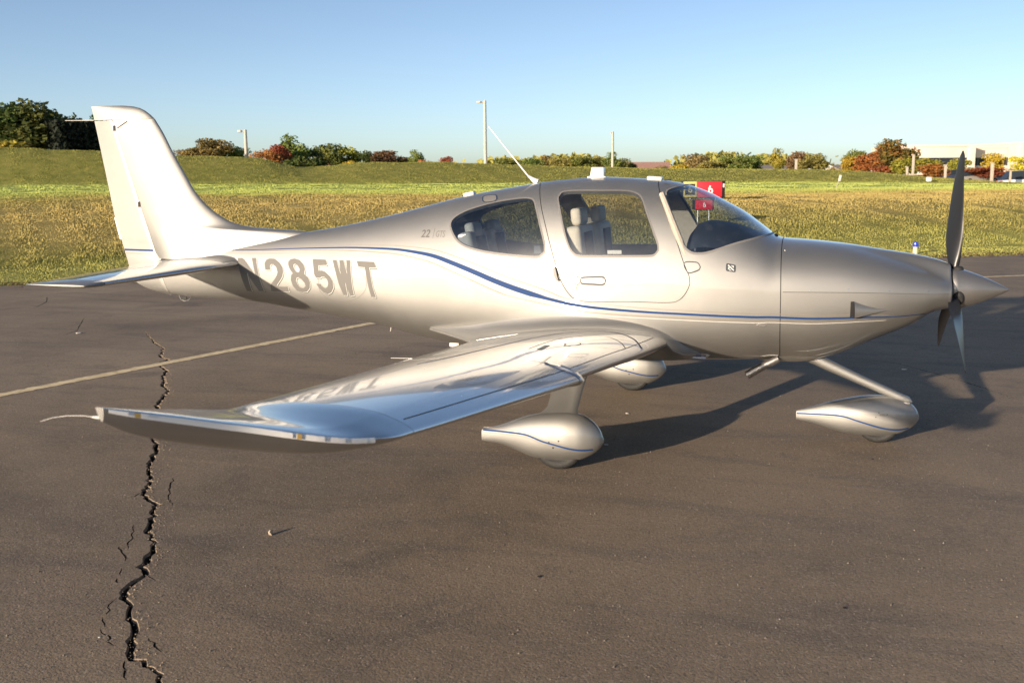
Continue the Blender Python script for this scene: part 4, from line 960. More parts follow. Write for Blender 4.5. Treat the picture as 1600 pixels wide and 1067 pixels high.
CRK = np.array([[-3.55,-5.10],[-3.70,-4.93],[-3.788,-4.826],[-3.872,-4.744],[-3.945,-4.719],[-4.037,-4.692],[-4.164,-4.534],[-4.209,-4.446],[-4.338,-4.322],[-4.408,-4.214],[-4.546,-4.096],[-4.579,-4.006],[-4.587,-3.868],[-4.685,-3.787],[-4.725,-3.676],[-4.784,-3.554],[-4.837,-3.455],[-4.984,-3.335],[-5.08,-3.167],[-5.189,-3.016],[-5.249,-2.879],[-5.407,-2.792],[-5.493,-2.706],[-5.611,-2.476],[-5.795,-2.261],[-5.966,-1.969],[-6.124,-1.737],[-6.193,-1.621],[-6.337,-1.501],[-6.513,-1.275],[-6.644,-1.041],[-7.002,-.546],[-7.164,-.263],[-7.338,.07],[-7.559,.291],[-7.675,.489],[-7.855,.68],[-7.979,.934],[-8.233,1.168],[-8.373,1.369],[-8.396,1.527],[-8.62,1.679],[-8.91,2.142],[-9.112,2.328],[-9.251,2.439],[-9.691,2.895],[-10.072,3.303]])
HAIR = [[[-5.154,-3.237],[-5.027,-3.414],[-4.962,-3.534],[-4.919,-3.583]],[[-4.997,-3.565],[-4.924,-3.636],[-4.865,-3.678],[-4.812,-3.75]],[[-4.769,-3.831],[-4.705,-3.921]],[[-4.698,-3.954],[-4.65,-4.01]],[[-4.535,-4.158],[-4.523,-4.21],[-4.519,-4.24],[-4.432,-4.35]],[[-4.447,-4.369],[-4.366,-4.452]],[[-4.378,-4.47],[-4.341,-4.507],[-4.259,-4.545],[-4.26,-4.57],[-4.195,-4.602]],[[-4.575,-3.871],[-4.522,-3.902],[-4.481,-3.925]],[[-4.102,-4.486],[-4.024,-4.547],[-4.001,-4.563],[-3.949,-4.592]],[[-4.06,-4.70],[-4.045,-4.725],[-3.987,-4.796],[-3.935,-4.843]],[[-14.294,6.194],[-13.766,5.588],[-13.395,4.918]],[[-11.789,4.172],[-11.379,3.601],[-10.99,3.075],[-10.871,2.633]],[[-1.205,3.758],[-.515,3.459],[-.176,2.975],[.137,2.451],[.465,1.814]],[[-5.52,-2.67],[-5.50,-2.783],[-5.52,-2.808]],[[-5.519,-2.341],[-5.408,-2.536],[-5.292,-2.716],[-5.143,-2.874]]]
def frac(P, step, amp, seed):
    r = np.random.default_rng(seed); out = [P[0]]
    for a, b in zip(P[:-1], P[1:]):
        n = max(1, int(np.linalg.norm(b-a)/step)); d = (b-a)/np.linalg.norm(b-a); nn = np.array([-d[1], d[0]])
        for k in range(1, n+1): out.append(a+(b-a)*k/n+nn*r.normal(0, amp)*(k < n))
    return np.array(out)
def crack_loop(P, w, seed, taper=True, both=False):
    r = np.random.default_rng(seed); n = len(P); s = np.linspace(0, 1, n)
    t = np.gradient(P, axis=0); t /= np.linalg.norm(t, axis=1)[:, None]; nn = np.stack([-t[:, 1], t[:, 0]], 1)
    k = np.clip((1-s)/.22, 0, 1)**.7
    if both: k *= np.clip(s/.2, 0, 1)**.7
    slow = np.interp(np.arange(n), np.arange(0, n+6, 6), r.uniform(.55, 1.35, len(np.arange(0, n+6, 6))))
    wl = w*k*slow*r.uniform(.7, 1.3, n)/2+.0008; wr = w*k*slow*r.uniform(.7, 1.3, n)/2+.0008
    return P+nn*wl[:, None], P-nn*wr[:, None]
def apron():
    big = np.array([(-400, -400), (400, -400)]); e1 = EO+EE*420+EN*.05; e0 = EO-EE*420+EN*.05
    # wavy broken edge against the grass
    ts = np.concatenate([[-420, -200, -100], np.arange(-40, 70, .35), [100, 200, 420]]); w = .10*np.sin(ts*1.7)+.07*np.sin(ts*4.3+1)+RNG.normal(0, .03, len(ts)); w[:3] = 0; w[-3:] = 0
    edge = EO+EE*ts[:, None]+EN*(w+.02)[:, None]
    pts = list(map(tuple, np.vstack([[(-700, -500), (800, -500)], edge[::-1]]))); n = len(pts); edges = [(i, (i+1) % n) for i in range(n)]
    holes = []
    for i, (P, ww, st_) in enumerate([(CRK, .036, .035)]+[(np.array(h), .008 if k < 10 or k > 12 else (.012 if k != 12 else .008), .03) for k, h in enumerate(HAIR)]):
        P = frac(P, st_, .011 if i == 0 else .006, 50+i); A, B = crack_loop(P, ww, 80+i, both=i > 0); holes.append((A, B))
        lp = np.vstack([A, B[::-1]]); b = len(pts); pts += list(map(tuple, lp)); edges += [(b+j, b+(j+1) % len(lp)) for j in range(len(lp))]
    outer = np.array(pts[:n]); V, F = cdt(pts, edges); c = V[F].mean(1); ok = inside(outer, c)
    for A, B in holes: ok &= ~inside(np.vstack([A, B[::-1]]), c)
    V, F = sub(V, F, ok)
    o = mesh_obj('asphalt_apron', np.column_stack([V, np.zeros(len(V))]), F, ASPH, kind='structure', smooth=False)
    VV = []; FF = []; MI = []
    for i, (A, B) in enumerate(holes):
        dp = .055 if i == 0 else .012; k = len(A); b = len(VV); z = np.zeros(k)
        for q, zz in ((0, 0), (.16, min(.016, dp*.4)), (.24, dp), (.76, dp), (.84, min(.016, dp*.4)), (1, 0)): VV += list(np.column_stack([A*(1-q)+B*q, z-zz]))
        for r_ in range(5): FF += [(b+r_*k+j, b+r_*k+j+1, b+(r_+1)*k+j+1, b+(r_+1)*k+j) for j in range(k-1)]; MI += [1 if r_ in (0, 4) and i == 0 else 0]*(k-1)
    ck = mesh_obj('pavement_crack', VV, FF, [CRACKM, ASPH], o, smooth=False); ck['kind'] = 'structure'
    ck.data.polygons.foreach_set('material_index', np.array(MI, np.int32))
    # crumbled lip standing a little proud along the sunny side of the crack
    A, B = holes[0]; VV = []; FF = []; r = np.random.default_rng(5)
    for j in range(len(B)):
        for S_ in range(3):
            if r.random() < .8:
                d = (B[j]-A[j]); d /= np.linalg.norm(d)+1e-9; c_ = B[j]+d*abs(r.normal(0, .03))+.003; s_ = r.uniform(.002, .009); c_ = c_+r.normal(0, .012, 2); b = len(VV)
                for q in range(5):
                    an = 2*math.pi*q/5+r.random(); VV.append((c_[0]+s_*math.cos(an), c_[1]+s_*math.sin(an), -.001))
                VV.append((c_[0], c_[1], s_*.7)); FF += [(b+q, b+(q+1) % 5, b+5) for q in range(5)]
    g = mesh_obj('crumbled_edge', VV, FF, ASPH, o, smooth=False); g['kind'] = 'stuff'
    return o
apron()
# loose grit on the near asphalt: real stones that catch the low sun
def grit():
    n = 42000; r = np.random.default_rng(9)
    D = 2.0+13*r.random(n)**1.2; u = r.uniform(-60, 1660, n); P = np.array([at(a, b) for a, b in zip(u, D)])
    s = np.clip(r.lognormal(-6.05, .45, n), .0009, .0085); V = np.zeros((n, 6, 3)); an = r.random(n)*6.28
    for q in range(5):
        V[:, q, 0] = P[:, 0]+s*np.cos(an+q*1.257)*r.uniform(.7, 1.2, n); V[:, q, 1] = P[:, 1]+s*np.sin(an+q*1.257)*r.uniform(.7, 1.2, n); V[:, q, 2] = -.0005
    V[:, 5, 0] = P[:, 0]+s*.2; V[:, 5, 1] = P[:, 1]; V[:, 5, 2] = s*r.uniform(.5, .95, n)
    F = np.concatenate([np.stack([np.arange(n)*6+q, np.arange(n)*6+(q+1) % 5, np.arange(n)*6+5], 1) for q in range(5)])
    m = mat('grit', (.13, .11, .09), .9); L(m, ramp(m, noise(m, pos(m), 37, 2), [(.35, (.06, .05, .045)), (.6, (.17, .14, .115)), (.75, (.32, .28, .23))]), bsdf(m).inputs['Base Color'])
    o = mesh_obj('loose_grit', V.reshape(-1, 3), F, m, smooth=False); o['kind'] = 'stuff'
grit()
# painted lines, worn
def line(name, a, b, w, holes=()):
    m = mat('line_paint', (.46, .36, .20), .8); p = pos(m)
    L(m, ramp(m, noise(m, p, 9, 5, .7), [(.3, (.50, .37, .17)), (.55, (.80, .64, .38))]), bsdf(m).inputs['Base Color'])
    a = np.array(a); b = np.array(b); d = (b-a)/np.linalg.norm(b-a); nn = np.array([-d[1], d[0]]); n = int(np.linalg.norm(b-a)/.05); V = []; F = []; r = np.random.default_rng(3)
    t = np.linspace(0, 1, n); A = a+(b-a)*t[:, None]+nn*(w/2+r.normal(0, w*.05, n))[:, None]; B = a+(b-a)*t[:, None]-nn*(w/2+r.normal(0, w*.05, n))[:, None]
    for i in range(n): V += [(*A[i], .004), (*B[i], .004)]
    for i in range(n-1):
        c = (A[i]+B[i]+A[i+1]+B[i+1])/4
        if any(np.linalg.norm(c-np.array(h)) < q for h, q in holes): continue
        F.append((2*i, 2*i+1, 2*i+3, 2*i+2))
    o = mesh_obj(name, V, F, m, smooth=False); o['kind'] = 'structure'
line('painted_line', (-10.2, -5.90), (-5.6, 11.5), .15, [((-8.385, 1.45), .07), ((-8.40, 1.53), .06)])
line('painted_line', (1.2, 13.3), (30.0, 32.2), .12)

# ---- grass ground
GRD = mat('grass_ground', (.1, .1, .03), .95, spec=.1)
def grass_col(m):
    p = pos(m); sp = N(m, 'ShaderNodeSeparateXYZ'); L(m, p, sp.inputs[0])
    # distance from asphalt edge
    dx = math_(m, 'MULTIPLY', math_(m, 'SUBTRACT', sp.outputs[0], float(EO[0])), float(EN[0])); dy = math_(m, 'MULTIPLY', math_(m, 'SUBTRACT', sp.outputs[1], float(EO[1])), float(EN[1]))
    d = math_(m, 'ADD', dx, dy)
    big = noise(m, p, .22, 4, .6); mid = noise(m, p, 1.4, 5, .65); fine = noise(m, p, 9, 4, .7)
    green = ramp(m, mid, [(.3, (.135, .155, .033)), (.5, (.205, .215, .048)), (.7, (.28, .27, .070))])
    gold = ramp(m, mid, [(.3, (.29, .225, .08)), (.5, (.38, .295, .105)), (.7, (.46, .36, .14))])
    wav = math_(m, 'ADD', d, math_(m, 'MULTIPLY_ADD', big, 9, -4.5))
    u = math_(m, 'DIVIDE', wav, 100)
    f = ramp(m, u, [(.015, (.05,)*3), (.05, (.25,)*3), (.10, (.80,)*3), (.16, (.95,)*3), (.22, (.45,)*3), (.30, (.12,)*3), (.50, (.06,)*3), (.58, (.14,)*3), (.66, (.12,)*3)])
    f2 = ramp(m, fine, [(.3, (.0,)*3), (.7, (1,)*3)])
    fm = math_(m, 'ADD', f, math_(m, 'MULTIPLY_ADD', f2, .34, -.17)); fm.node.use_clamp = True
    c = mix(m, fm, green, gold)
    # the mown strip beyond the bank is a fresher green
    strip = ramp(m, math_(m, 'DIVIDE', d, 100), [(.20, (0, 0, 0)), (.27, (.75,)*3), (.48, (.75,)*3), (.53, (0, 0, 0))])
    edge = ramp(m, math_(m, 'DIVIDE', wav, 100), [(.0, (.7,)*3), (.035, (.55,)*3), (.055, (0, 0, 0))])
    c = mix(m, edge, c, ramp(m, mid, [(.3, (.30, .30, .075)), (.7, (.44, .42, .13))]))
    c = mix(m, strip, c, ramp(m, mid, [(.3, (.34, .42, .10)), (.7, (.47, .53, .15))]))
    return c, d, fine
c, d, fine = grass_col(GRD)
brown = ramp(GRD, math_(GRD, 'ADD', d, math_(GRD, 'MULTIPLY_ADD', noise(GRD, pos(GRD), 2.2, 4), .9, -.45)), [(.0, (1,)*3), (.5, (.8,)*3), (.85, (0,)*3)])
c = mix(GRD, brown, c, (.085, .055, .032))
L(GRD, c, bsdf(GRD).inputs['Base Color'])
L(GRD, bump(GRD, noise(GRD, pos(GRD), 14, 5, .7), .8, .12), bsdf(GRD).inputs['Normal'])
def terrain():
    ts = np.concatenate([[-900, -500, -300, -200, -140, -100], np.arange(-80, 120, 1.1), [130, 150, 180, 240, 330, 500, 900]])
    ds = np.concatenate([[-.25, 0, .08], np.arange(.3, 30, .45), np.arange(30, 50, 1.5), np.arange(50, 96, .8), [100, 110, 125, 145, 170, 210, 280, 400, 600, 1000, 2000]])
    T, D = np.meshgrid(ts, ds); X = EO[0]+EE[0]*T+EN[0]*D; Y = EO[1]+EE[1]*T+EN[1]*D; Z = height(X, Y); Z[0] = -.02
    o = mesh_obj('grass_bank', np.stack([X, Y, Z], -1).reshape(-1, 3), grid_faces(len(ds), len(ts)), GRD, smooth=True); o['kind'] = 'structure'
    # flip so that the faces look up
    if o.data.polygons[0].normal.z < 0: o.data.flip_normals()
terrain()
BLD = mat('grass_blades', (.1, .1, .03), .8, spec=.15)
c, d, fine = grass_col(BLD); L(BLD, c, bsdf(BLD).inputs['Base Color'])
bsdf(BLD).inputs['Subsurface Weight'].default_value = 0
def blades(name, n, tr, dr, hgt, wid, seed, keepf=None):
    r = np.random.default_rng(seed); T = r.uniform(*tr, n); D = dr[0]+(dr[1]-dr[0])*r.random(n)**1.35
    x = EO[0]+EE[0]*T+EN[0]*D; y = EO[1]+EE[1]*T+EN[1]*D
    # only what lies in the view wedge
    q = np.stack([x-CAM[0], y-CAM[1]], 1); fr = np.array([fw[0], fw[1]])/math.hypot(fw[0], fw[1]); rr_ = rt[:2]; a = (q@rr_)/(q@fr); k = (np.abs(a) < .58) & (q@fr > 0); x, y, D = x[k], y[k], D[k]; n = len(x)
    cl = wob(x, y, 2.1, .7)+r.normal(0, .5, n); z = height(x, y)
    h = hgt*(np.clip(.75+.25*cl, .25, 1.6))*r.uniform(.6, 1.25, n)*np.clip(.18+D/6, 0, 1); w = wid*r.uniform(.6, 1.4, n)*(1+np.hypot(q[k][:, 0], q[k][:, 1])/60)
    an = r.random(n)*6.283; le = r.uniform(.1, .7, n); lx, ly = np.cos(an+r.normal(0, .6, n))*le*h, np.sin(an+r.normal(0, .6, n))*le*h
    V = np.zeros((n, 5, 3)); ca, sa = np.cos(an+1.57)*w/2, np.sin(an+1.57)*w/2
    V[:, 0] = np.stack([x-ca, y-sa, z-.02], 1); V[:, 1] = np.stack([x+ca, y+sa, z-.02], 1)
    V[:, 2] = np.stack([x+ca*.8+lx*.35, y+sa*.8+ly*.35, z+h*.6], 1); V[:, 3] = np.stack([x-ca*.8+lx*.35, y-sa*.8+ly*.35, z+h*.6], 1)
    V[:, 4] = np.stack([x+lx, y+ly, z+h], 1)
    i = np.arange(n)*5; me = bpy.data.meshes.new(name)
    F4 = np.stack([i, i+1, i+2, i+3], 1); F3 = np.stack([i+3, i+2, i+4], 1)
    me.vertices.add(n*5); me.vertices.foreach_set('co', V.ravel()); loops = np.concatenate([F4.ravel(), F3.ravel()]); me.loops.add(len(loops)); me.loops.foreach_set('vertex_index', loops)
    me.polygons.add(2*n); me.polygons.foreach_set('loop_start', np.concatenate([np.arange(n)*4, 4*n+np.arange(n)*3])); me.update(calc_edges=True); me.validate()
    me.materials.append(BLD); o = bpy.data.objects.new(name, me); COL.objects.link(o); o['kind'] = 'stuff'; return o
blades('bank_grass', 620000, (-24, 62), (-.1, 30), .055, .013, 11)
blades('mown_grass', 200000, (-24, 80), (12, 54), .035, .022, 13)
blades('berm_grass', 180000, (-40, 95), (50, 72), .06, .014, 12)
# dead leaves and litter caught along the asphalt edge
def leaves():
    r = np.random.default_rng(21); n = 2600; T = r.uniform(-14, 50, n); D = r.normal(.15, .35, n); x = EO[0]+EE[0]*T+EN[0]*D; y = EO[1]+EE[1]*T+EN[1]*D; z = height(x, y)+.012
    s = r.uniform(.02, .05, n); an = r.random(n)*6.28; V = np.zeros((n, 4, 3))
    for q in range(4): V[:, q] = np.stack([x+s*np.cos(an+q*1.571), y+s*np.sin(an+q*1.571), z+s*r.uniform(-.1, .6, n)], 1)
    m = mat('dead_leaf', (.16, .07, .03), .8); L(m, ramp(m, noise(m, pos(m), 17, 1), [(.35, (.10, .045, .02)), (.55, (.20, .085, .03)), (.7, (.24, .15, .07))]), bsdf(m).inputs['Base Color'])
    o = mesh_obj('dead_leaves', V.reshape(-1, 3), [(4*i, 4*i+1, 4*i+2, 4*i+3) for i in range(n)], m, smooth=False); o['kind'] = 'stuff'
leaves()
# single stones and flakes lying on the apron
def stone(x, y, s, m, label, name='pebble', cat='pebble', flat=.7, grp=None):
    r = np.random.default_rng(int(abs(x*1000))); b = bmesh.new(); bmesh.ops.create_icosphere(b, subdivisions=1, radius=s)
    for v in b.verts: v.co *= r.uniform(.75, 1.2); v.co.z *= flat
    for v in b.verts: v.co += Vector((x, y, s*flat*.7))
    o = bm_obj(name, b, m, None, angle=20); tag(o, label, cat, grp); return o
stone(-4.27, -3.16, .017, speckle(mat('pebble', (.34, .28, .21), .9), .2, 60), 'small tan pebble casting a long shadow on the asphalt below the wing tip', flat=1.1)
PF = mat('pale_flake', (.6, .56, .5), .8); DF = mat('dark_bit', (.02, .017, .015), .9)
for x, y, s, m, lb in ((-2.875, .372, .022, PF, 'pale flake on the asphalt beyond the near wheel fairing'), (-.471, 3.094, .03, PF, 'pale flake on the asphalt at the edge of the propeller shadow'), (-2.829, -.688, .018, PF, 'pale flake lying in the shadow of the near wheel fairing'),
                    (-10.791, 2.879, .04, PF, 'pale flake on the asphalt near the tail by a short crack'), (-4.319, -4.548, .007, PF, 'tiny pale flake beside the wide crack at the bottom left'), (-2.603, -3.311, .014, DF, 'small dark bit on the bare asphalt in the centre foreground'), (-1.103, -3.26, .012, DF, 'small dark bit on the asphalt at the bottom right'), (-.901, -.533, .012, DF, 'small dark bit on the asphalt in front of the nose wheel')):
    stone(x, y, s, m, lb, 'flake' if m is PF else 'debris_bit', 'flake' if m is PF else 'debris', .25)

# ---- trees
def leaf_mat(name, a, b, c):
    m = mat(name, b, .75, spec=.15); oi = N(m, 'ShaderNodeObjectInfo'); p = pos(m)
    n = noise(m, p, .55, 4, .65); n2 = noise(m, p, 3.5, 3)
    col = ramp(m, math_(m, 'MULTIPLY_ADD', n2, .35, math_(m, 'MULTIPLY', n, .65)), [(.32, a), (.5, b), (.66, c)])
    hs = N(m, 'ShaderNodeHueSaturation'); L(m, col, hs.inputs['Color']); L(m, math_(m, 'MULTIPLY_ADD', oi.outputs['Random'], .05, .475), hs.inputs['Hue']); L(m, math_(m, 'MULTIPLY_ADD', oi.outputs['Random'], .35, .82), hs.inputs['Value'])
    tl = N(m, 'ShaderNodeBsdfTranslucent'); L(m, hs.outputs[0], tl.inputs[0]); mx = N(m, 'ShaderNodeMixShader'); mx.inputs[0].default_value = .25
    L(m, hs.outputs[0], bsdf(m).inputs['Base Color']); L(m, bsdf(m).outputs[0], mx.inputs[1]); L(m, tl.outputs[0], mx.inputs[2]); L(m, mx.outputs[0], m.node_tree.nodes['Material Output'].inputs[0]); return m
LM = dict(dark=leaf_mat('leaves_dark_green', (.034, .062, .023), (.074, .109, .031), (.171, .178, .046)),
 hedge=leaf_mat('leaves_hedge', (.022, .028, .020), (.030, .038, .026), (.042, .050, .032)),
 green=leaf_mat('leaves_green', (.085, .124, .034), (.163, .194, .050), (.279, .271, .070)),
 olive=leaf_mat('leaves_olive', (.155, .147, .050), (.295, .256, .078), (.434, .349, .116)),
 yellow=leaf_mat('leaves_yellow', (.248, .217, .034), (.512, .403, .046), (.750, .574, .078)),
 ygreen=leaf_mat('leaves_yellow_green', (.155, .171, .031), (.310, .295, .046), (.512, .419, .070)),
 red=leaf_mat('leaves_red', (.155, .054, .031), (.326, .101, .046), (.419, .186, .078)),
 rust=leaf_mat('leaves_rust', (.186, .093, .034), (.403, .163, .046), (.248, .217, .054)),
 brown=leaf_mat('leaves_brown', (.132, .093, .046), (.248, .171, .078), (.341, .232, .109)),
 mixed=leaf_mat('leaves_green_and_orange', (.070, .093, .028), (.186, .155, .039), (.558, .171, .054)))
BARK = speckle(mat('bark', (.11, .085, .065), .9), .35, 6)
def crown_mesh(seed, kind):
    r = np.random.default_rng(seed); C = []                        # unit crown: width 1, z from .0 to 1
    nl = dict(round=16, oval=15, wide=20, sparse=9, bush=14)[kind]
    for i in range(nl):
        for _ in range(30):
            p = r.uniform(-1, 1, 3)
            if np.linalg.norm(p) < .82: break
        zc = .56+.40*p[2]; sq = dict(round=1, oval=.9, wide=1, sparse=.8, bush=1)[kind]
        prof = math.sqrt(max(.05, 1-((zc-.52)/.55)**2)) if kind != 'bush' else math.sqrt(max(.05, 1-(zc*.92)**2))
        C.append((p[0]*.40*sq*prof, p[1]*.40*sq*prof, zc if kind != 'bush' else zc*.85, r.uniform(.12, .22)*(0.8 if kind == 'sparse' else 1)))
    n = dict(round=2300, oval=2100, wide=2900, sparse=520, bush=1800)[kind]
    ci = r.integers(0, nl, n); dv = r.normal(0, 1, (n, 3)); dv /= np.linalg.norm(dv, axis=1)[:, None]
    rad = r.random(n)**.45; C = np.array(C); P = C[ci, :3]+dv*(C[ci, 3]*rad)[:, None]*[1, 1, .85]
    s = r.uniform(.018, .042, n); a = r.normal(0, 1, (n, 3)); a /= np.linalg.norm(a, axis=1)[:, None]; b = np.cross(a, r.normal(0, 1, (n, 3))); b /= np.linalg.norm(b, axis=1)[:, None]
    V = np.stack([P-a*s[:, None], P+b*s[:, None]*.7, P+a*s[:, None], P-b*s[:, None]*.7], 1).reshape(-1, 3)
    V[:, 2] = np.maximum(V[:, 2], 0)
    me = bpy.data.meshes.new('crown'); me.from_pydata([tuple(map(float, v)) for v in V], [], [(4*i, 4*i+1, 4*i+2, 4*i+3) for i in range(n)]); me.materials.append(LM['green']); return me, C
def trunk_mesh(C, seed):
    r = np.random.default_rng(seed); b = bmesh.new()
    tube(b, [(0, 0, -.25), (.01, 0, .1), (-.005, .005, .35), (.01, 0, .65)], [.035, .026, .018, .006], 7)
    for c in C[:8]:
        z0 = r.uniform(.1, .45); tube(b, [(0, 0, z0), (c[0]*.5, c[1]*.5, (z0+c[2])/2+.02), (c[0], c[1], c[2])], [.014, .009, .003], 5)
    me = bpy.data.meshes.new('trunk'); bmesh.ops.recalc_face_normals(b, faces=b.faces); b.to_mesh(me); b.free(); me.materials.append(BARK); return me
PROTO = {k: [(lambda cm: (cm[0], trunk_mesh(cm[1], 5+s)))(crown_mesh(100*i+s, k)) for s in range(2)] for i, k in enumerate(('round', 'oval', 'wide', 'sparse', 'bush'))}
TN = [0]
def tree(u, v, wpx, D, m, kind, label, low=.12, name='tree', grp='trees beyond the grass bank', zb=None, cat='tree'):
    """u column and v top in the photograph, wpx crown width there, D metres away"""
    x, y = at(u, D); z0 = gz(x, y) if zb is None else zb; H = max(.8, zpx(v, D)-z0); w = wpx/1579.5*D*(1.7 if u < 1320 else 1.3)
    t = thing(name, label, cat, (x, y, z0), TN[0]*2.4, grp); cm, tm = PROTO[kind][TN[0] % 2]; TN[0] += 1
    c = bpy.data.objects.new('crown', cm); link(c, t); c.scale = (w, w, H*(1-low)); c.location = (0, 0, H*low)
    if kind == 'bush': c.scale = (w, w, H*1.05); c.location = (0, 0, 0)
    c.material_slots[0].link = 'OBJECT'; c.material_slots[0].material = LM[m]
    k = bpy.data.objects.new('trunk', tm); link(k, t); k.scale = (w*.7, w*.7, H*(1-low)); k.location = (0, 0, H*low)
    if kind == 'bush': k.scale = (w*.4, w*.4, H*.6); k.location = (0, 0, .02)
    return t
TR = [
 # left group above the bank
 (18, 156, 95, 108, 'dark', 'round', 'large dark tree at the left edge of the photo, leftmost of the tall group'),
 (58, 149, 92, 106, 'dark', 'wide', 'tallest dark tree of the left group, its crown the highest point'),
 (88, 172, 62, 111, 'dark', 'round', 'dark rounded tree on the right flank of the tall left group'),
 (8, 205, 56, 99, 'ygreen', 'bush', 'yellow green bush at the foot of the leftmost dark tree'),
 (40, 214, 34, 100, 'mixed', 'bush', 'small orange tinged bush under the tallest dark tree of the left group'),
 (124, 173, 34, 125, 'dark', 'sparse', 'thin wispy tree showing sky through its crown left of the tail fin'),
 (146, 164, 34, 128, 'dark', 'sparse', 'thin tree half hidden behind the top of the tail fin'),
 (106, 196, 34, 118, 'dark', 'round', 'small dark tree joining the left group to the dark hedge'),
 # right of the fin
 (290, 232, 34, 150, 'brown', 'round', 'brownish tree just right of the tail fin edge'),
 (308, 224, 34, 148, 'olive', 'round', 'olive tree second to the right of the tail fin'),
 (330, 213, 46, 148, 'olive', 'wide', 'highest olive tree between the tail fin and the short light pole'),
 (354, 222, 38, 152, 'green', 'round', 'green tree just left of the short light pole'),
 (374, 229, 34, 158, 'dark', 'round', 'dark green tree directly behind the short light pole'),
 (416, 229, 40, 132, 'red', 'round', 'dull red tree right of the short light pole'),
 (434, 224, 36, 134, 'red', 'round', 'reddish tree leaning against the tall green one right of the short pole'),
 (452, 211, 46, 138, 'green', 'oval', 'tallest green tree right of the short light pole'),
 (468, 236, 52, 128, 'dark', 'bush', 'broad dark shrub in the dip of the grass berm'),
 (486, 227, 38, 142, 'dark', 'round', 'dark green tree right of the tallest green one'),
 (495, 248, 46, 150, 'brown', 'bush', 'low brownish pink thicket seen through the dip in the berm'),
 (515, 250, 34, 152, 'brown', 'bush', 'low brown thicket left of the bright yellow bush'),
 (516, 222, 42, 150, 'green', 'round', 'rounded green tree with sky on its left above the berm dip'),
 (539, 223, 40, 152, 'ygreen', 'round', 'green tree with a yellow top above the bright yellow bush'),
 (546, 245, 24, 136, 'yellow', 'bush', 'small bright yellow bush on the berm'),
 (579, 231, 32, 150, 'dark', 'round', 'dark rounded tree standing alone right of the yellow bush'),
 (606, 233, 44, 150, 'brown', 'wide', 'orange brown tree in the middle of the berm'),
 (630, 240, 34, 152, 'olive', 'round', 'olive shrub between the orange brown tree and the dark green one'),
 (650, 233, 26, 150, 'green', 'oval', 'narrow green tree right of the orange brown one'),
 (662, 240, 26, 146, 'red', 'bush', 'small dark red bush at the end of the middle tree row'),
 (700, 243, 22, 170, 'red', 'round', 'lone reddish tree left of the tall light pole'),
 # behind the cabin
 (786, 243, 28, 205, 'green', 'round', 'green tree just right of the tall light pole'),
 (806, 249, 24, 210, 'dark', 'round', 'low dark tree behind the whip aerial'),
 (832, 243, 28, 205, 'green', 'round', 'rounded green tree right of the whip aerial'),
 (852, 241, 26, 212, 'olive', 'round', 'pale olive tree over the middle of the cabin roof'),
 (873, 243, 30, 205, 'olive', 'wide', 'olive tree left of the roof aerial box'),
 (893, 248, 26, 212, 'ygreen', 'round', 'low yellowish tree nearest left of the roof aerial box'),
 (914, 240, 30, 205, 'green', 'round', 'green tree above the roof aerial box'),
 (934, 243, 30, 208, 'olive', 'round', 'olive tree right above the roof aerial box'),
 (957, 237, 28, 206, 'green', 'oval', 'green tree behind the slim white pole'),
 (974, 246, 22, 215, 'green', 'round', 'small green tree right of the slim white pole'),
 (985, 250, 16, 220, 'dark', 'round', 'tiny dark tree left of the pink house'),
 (1033, 254, 26, 225, 'olive', 'bush', 'low olive shrub right of the pink house'),
 (1064, 249, 30, 170, 'yellow', 'bush', 'low golden yellow bush left of the red sign'),
 (1084, 239, 36, 200, 'brown', 'round', 'brownish tree standing behind the golden yellow bush'),
 (1108, 247, 28, 190, 'olive', 'round', 'olive tree straight above the red sign'),
 (1130, 244, 30, 195, 'olive', 'round', 'pale olive tree right of the red sign'),
 (1152, 237, 38, 192, 'green', 'round', 'tall green tree between the red sign and the yellow green one'),
 (1178, 241, 32, 200, 'green', 'round', 'soft green tree left of the pointed yellow green one'),
 (1216, 232, 28, 180, 'ygreen', 'oval', 'pointed yellow green tree standing clear against the sky'),
 (1246, 235, 30, 195, 'brown', 'round', 'brown green tree behind the short square post'),
 (1273, 237, 38, 192, 'olive', 'wide', 'wide olive tree over the white gable'),
 (1300, 256, 22, 185, 'brown', 'bush', 'low brown bush right of the white gable'),
 # right group
 (1338, 228, 38, 150, 'green', 'round', 'rounded green tree left of the big autumn tree'),
 (1328, 243, 34, 140, 'yellow', 'round', 'yellow tree at the left foot of the big autumn group'),
 (1392, 213, 74, 134, 'mixed', 'wide', 'biggest autumn tree, mixed green and orange red, on the right'),
 (1360, 238, 46, 126, 'rust', 'round', 'orange red tree at the left of the big autumn tree'),
 (1384, 250, 56, 120, 'red', 'bush', 'red shrub spreading below the big autumn tree'),
 (1416, 246, 50, 118, 'ygreen', 'round', 'yellow green tree beside the tallest concrete post'),
 (1454, 248, 54, 113, 'rust', 'bush', 'rounded rusty brown bush in front of the office building'),
 (1446, 246, 50, 124, 'ygreen', 'round', 'yellow green tree behind the rusty brown bush'),
 (1500, 244, 34, 138, 'ygreen', 'round', 'yellow green tree behind the propeller blade'),
 (1551, 237, 36, 136, 'yellow', 'round', 'yellow tree before the office building windows'),
 (1543, 258, 54, 122, 'red', 'round', 'pinkish red tree below the yellow one by the office building'),
 (1516, 262, 34, 124, 'red', 'bush', 'red shrub right of the propeller blade tip'),
 (1600, 237, 40, 136, 'yellow', 'round', 'golden tree at the right edge before the office building'),
 (1602, 264, 30, 122, 'red', 'bush', 'red shrub at the right edge under the golden tree'),
]
for u, v, w, D, m, k, lb in TR: tree(u, v, w, D, m, k, lb, .16 if k != 'bush' else .0)
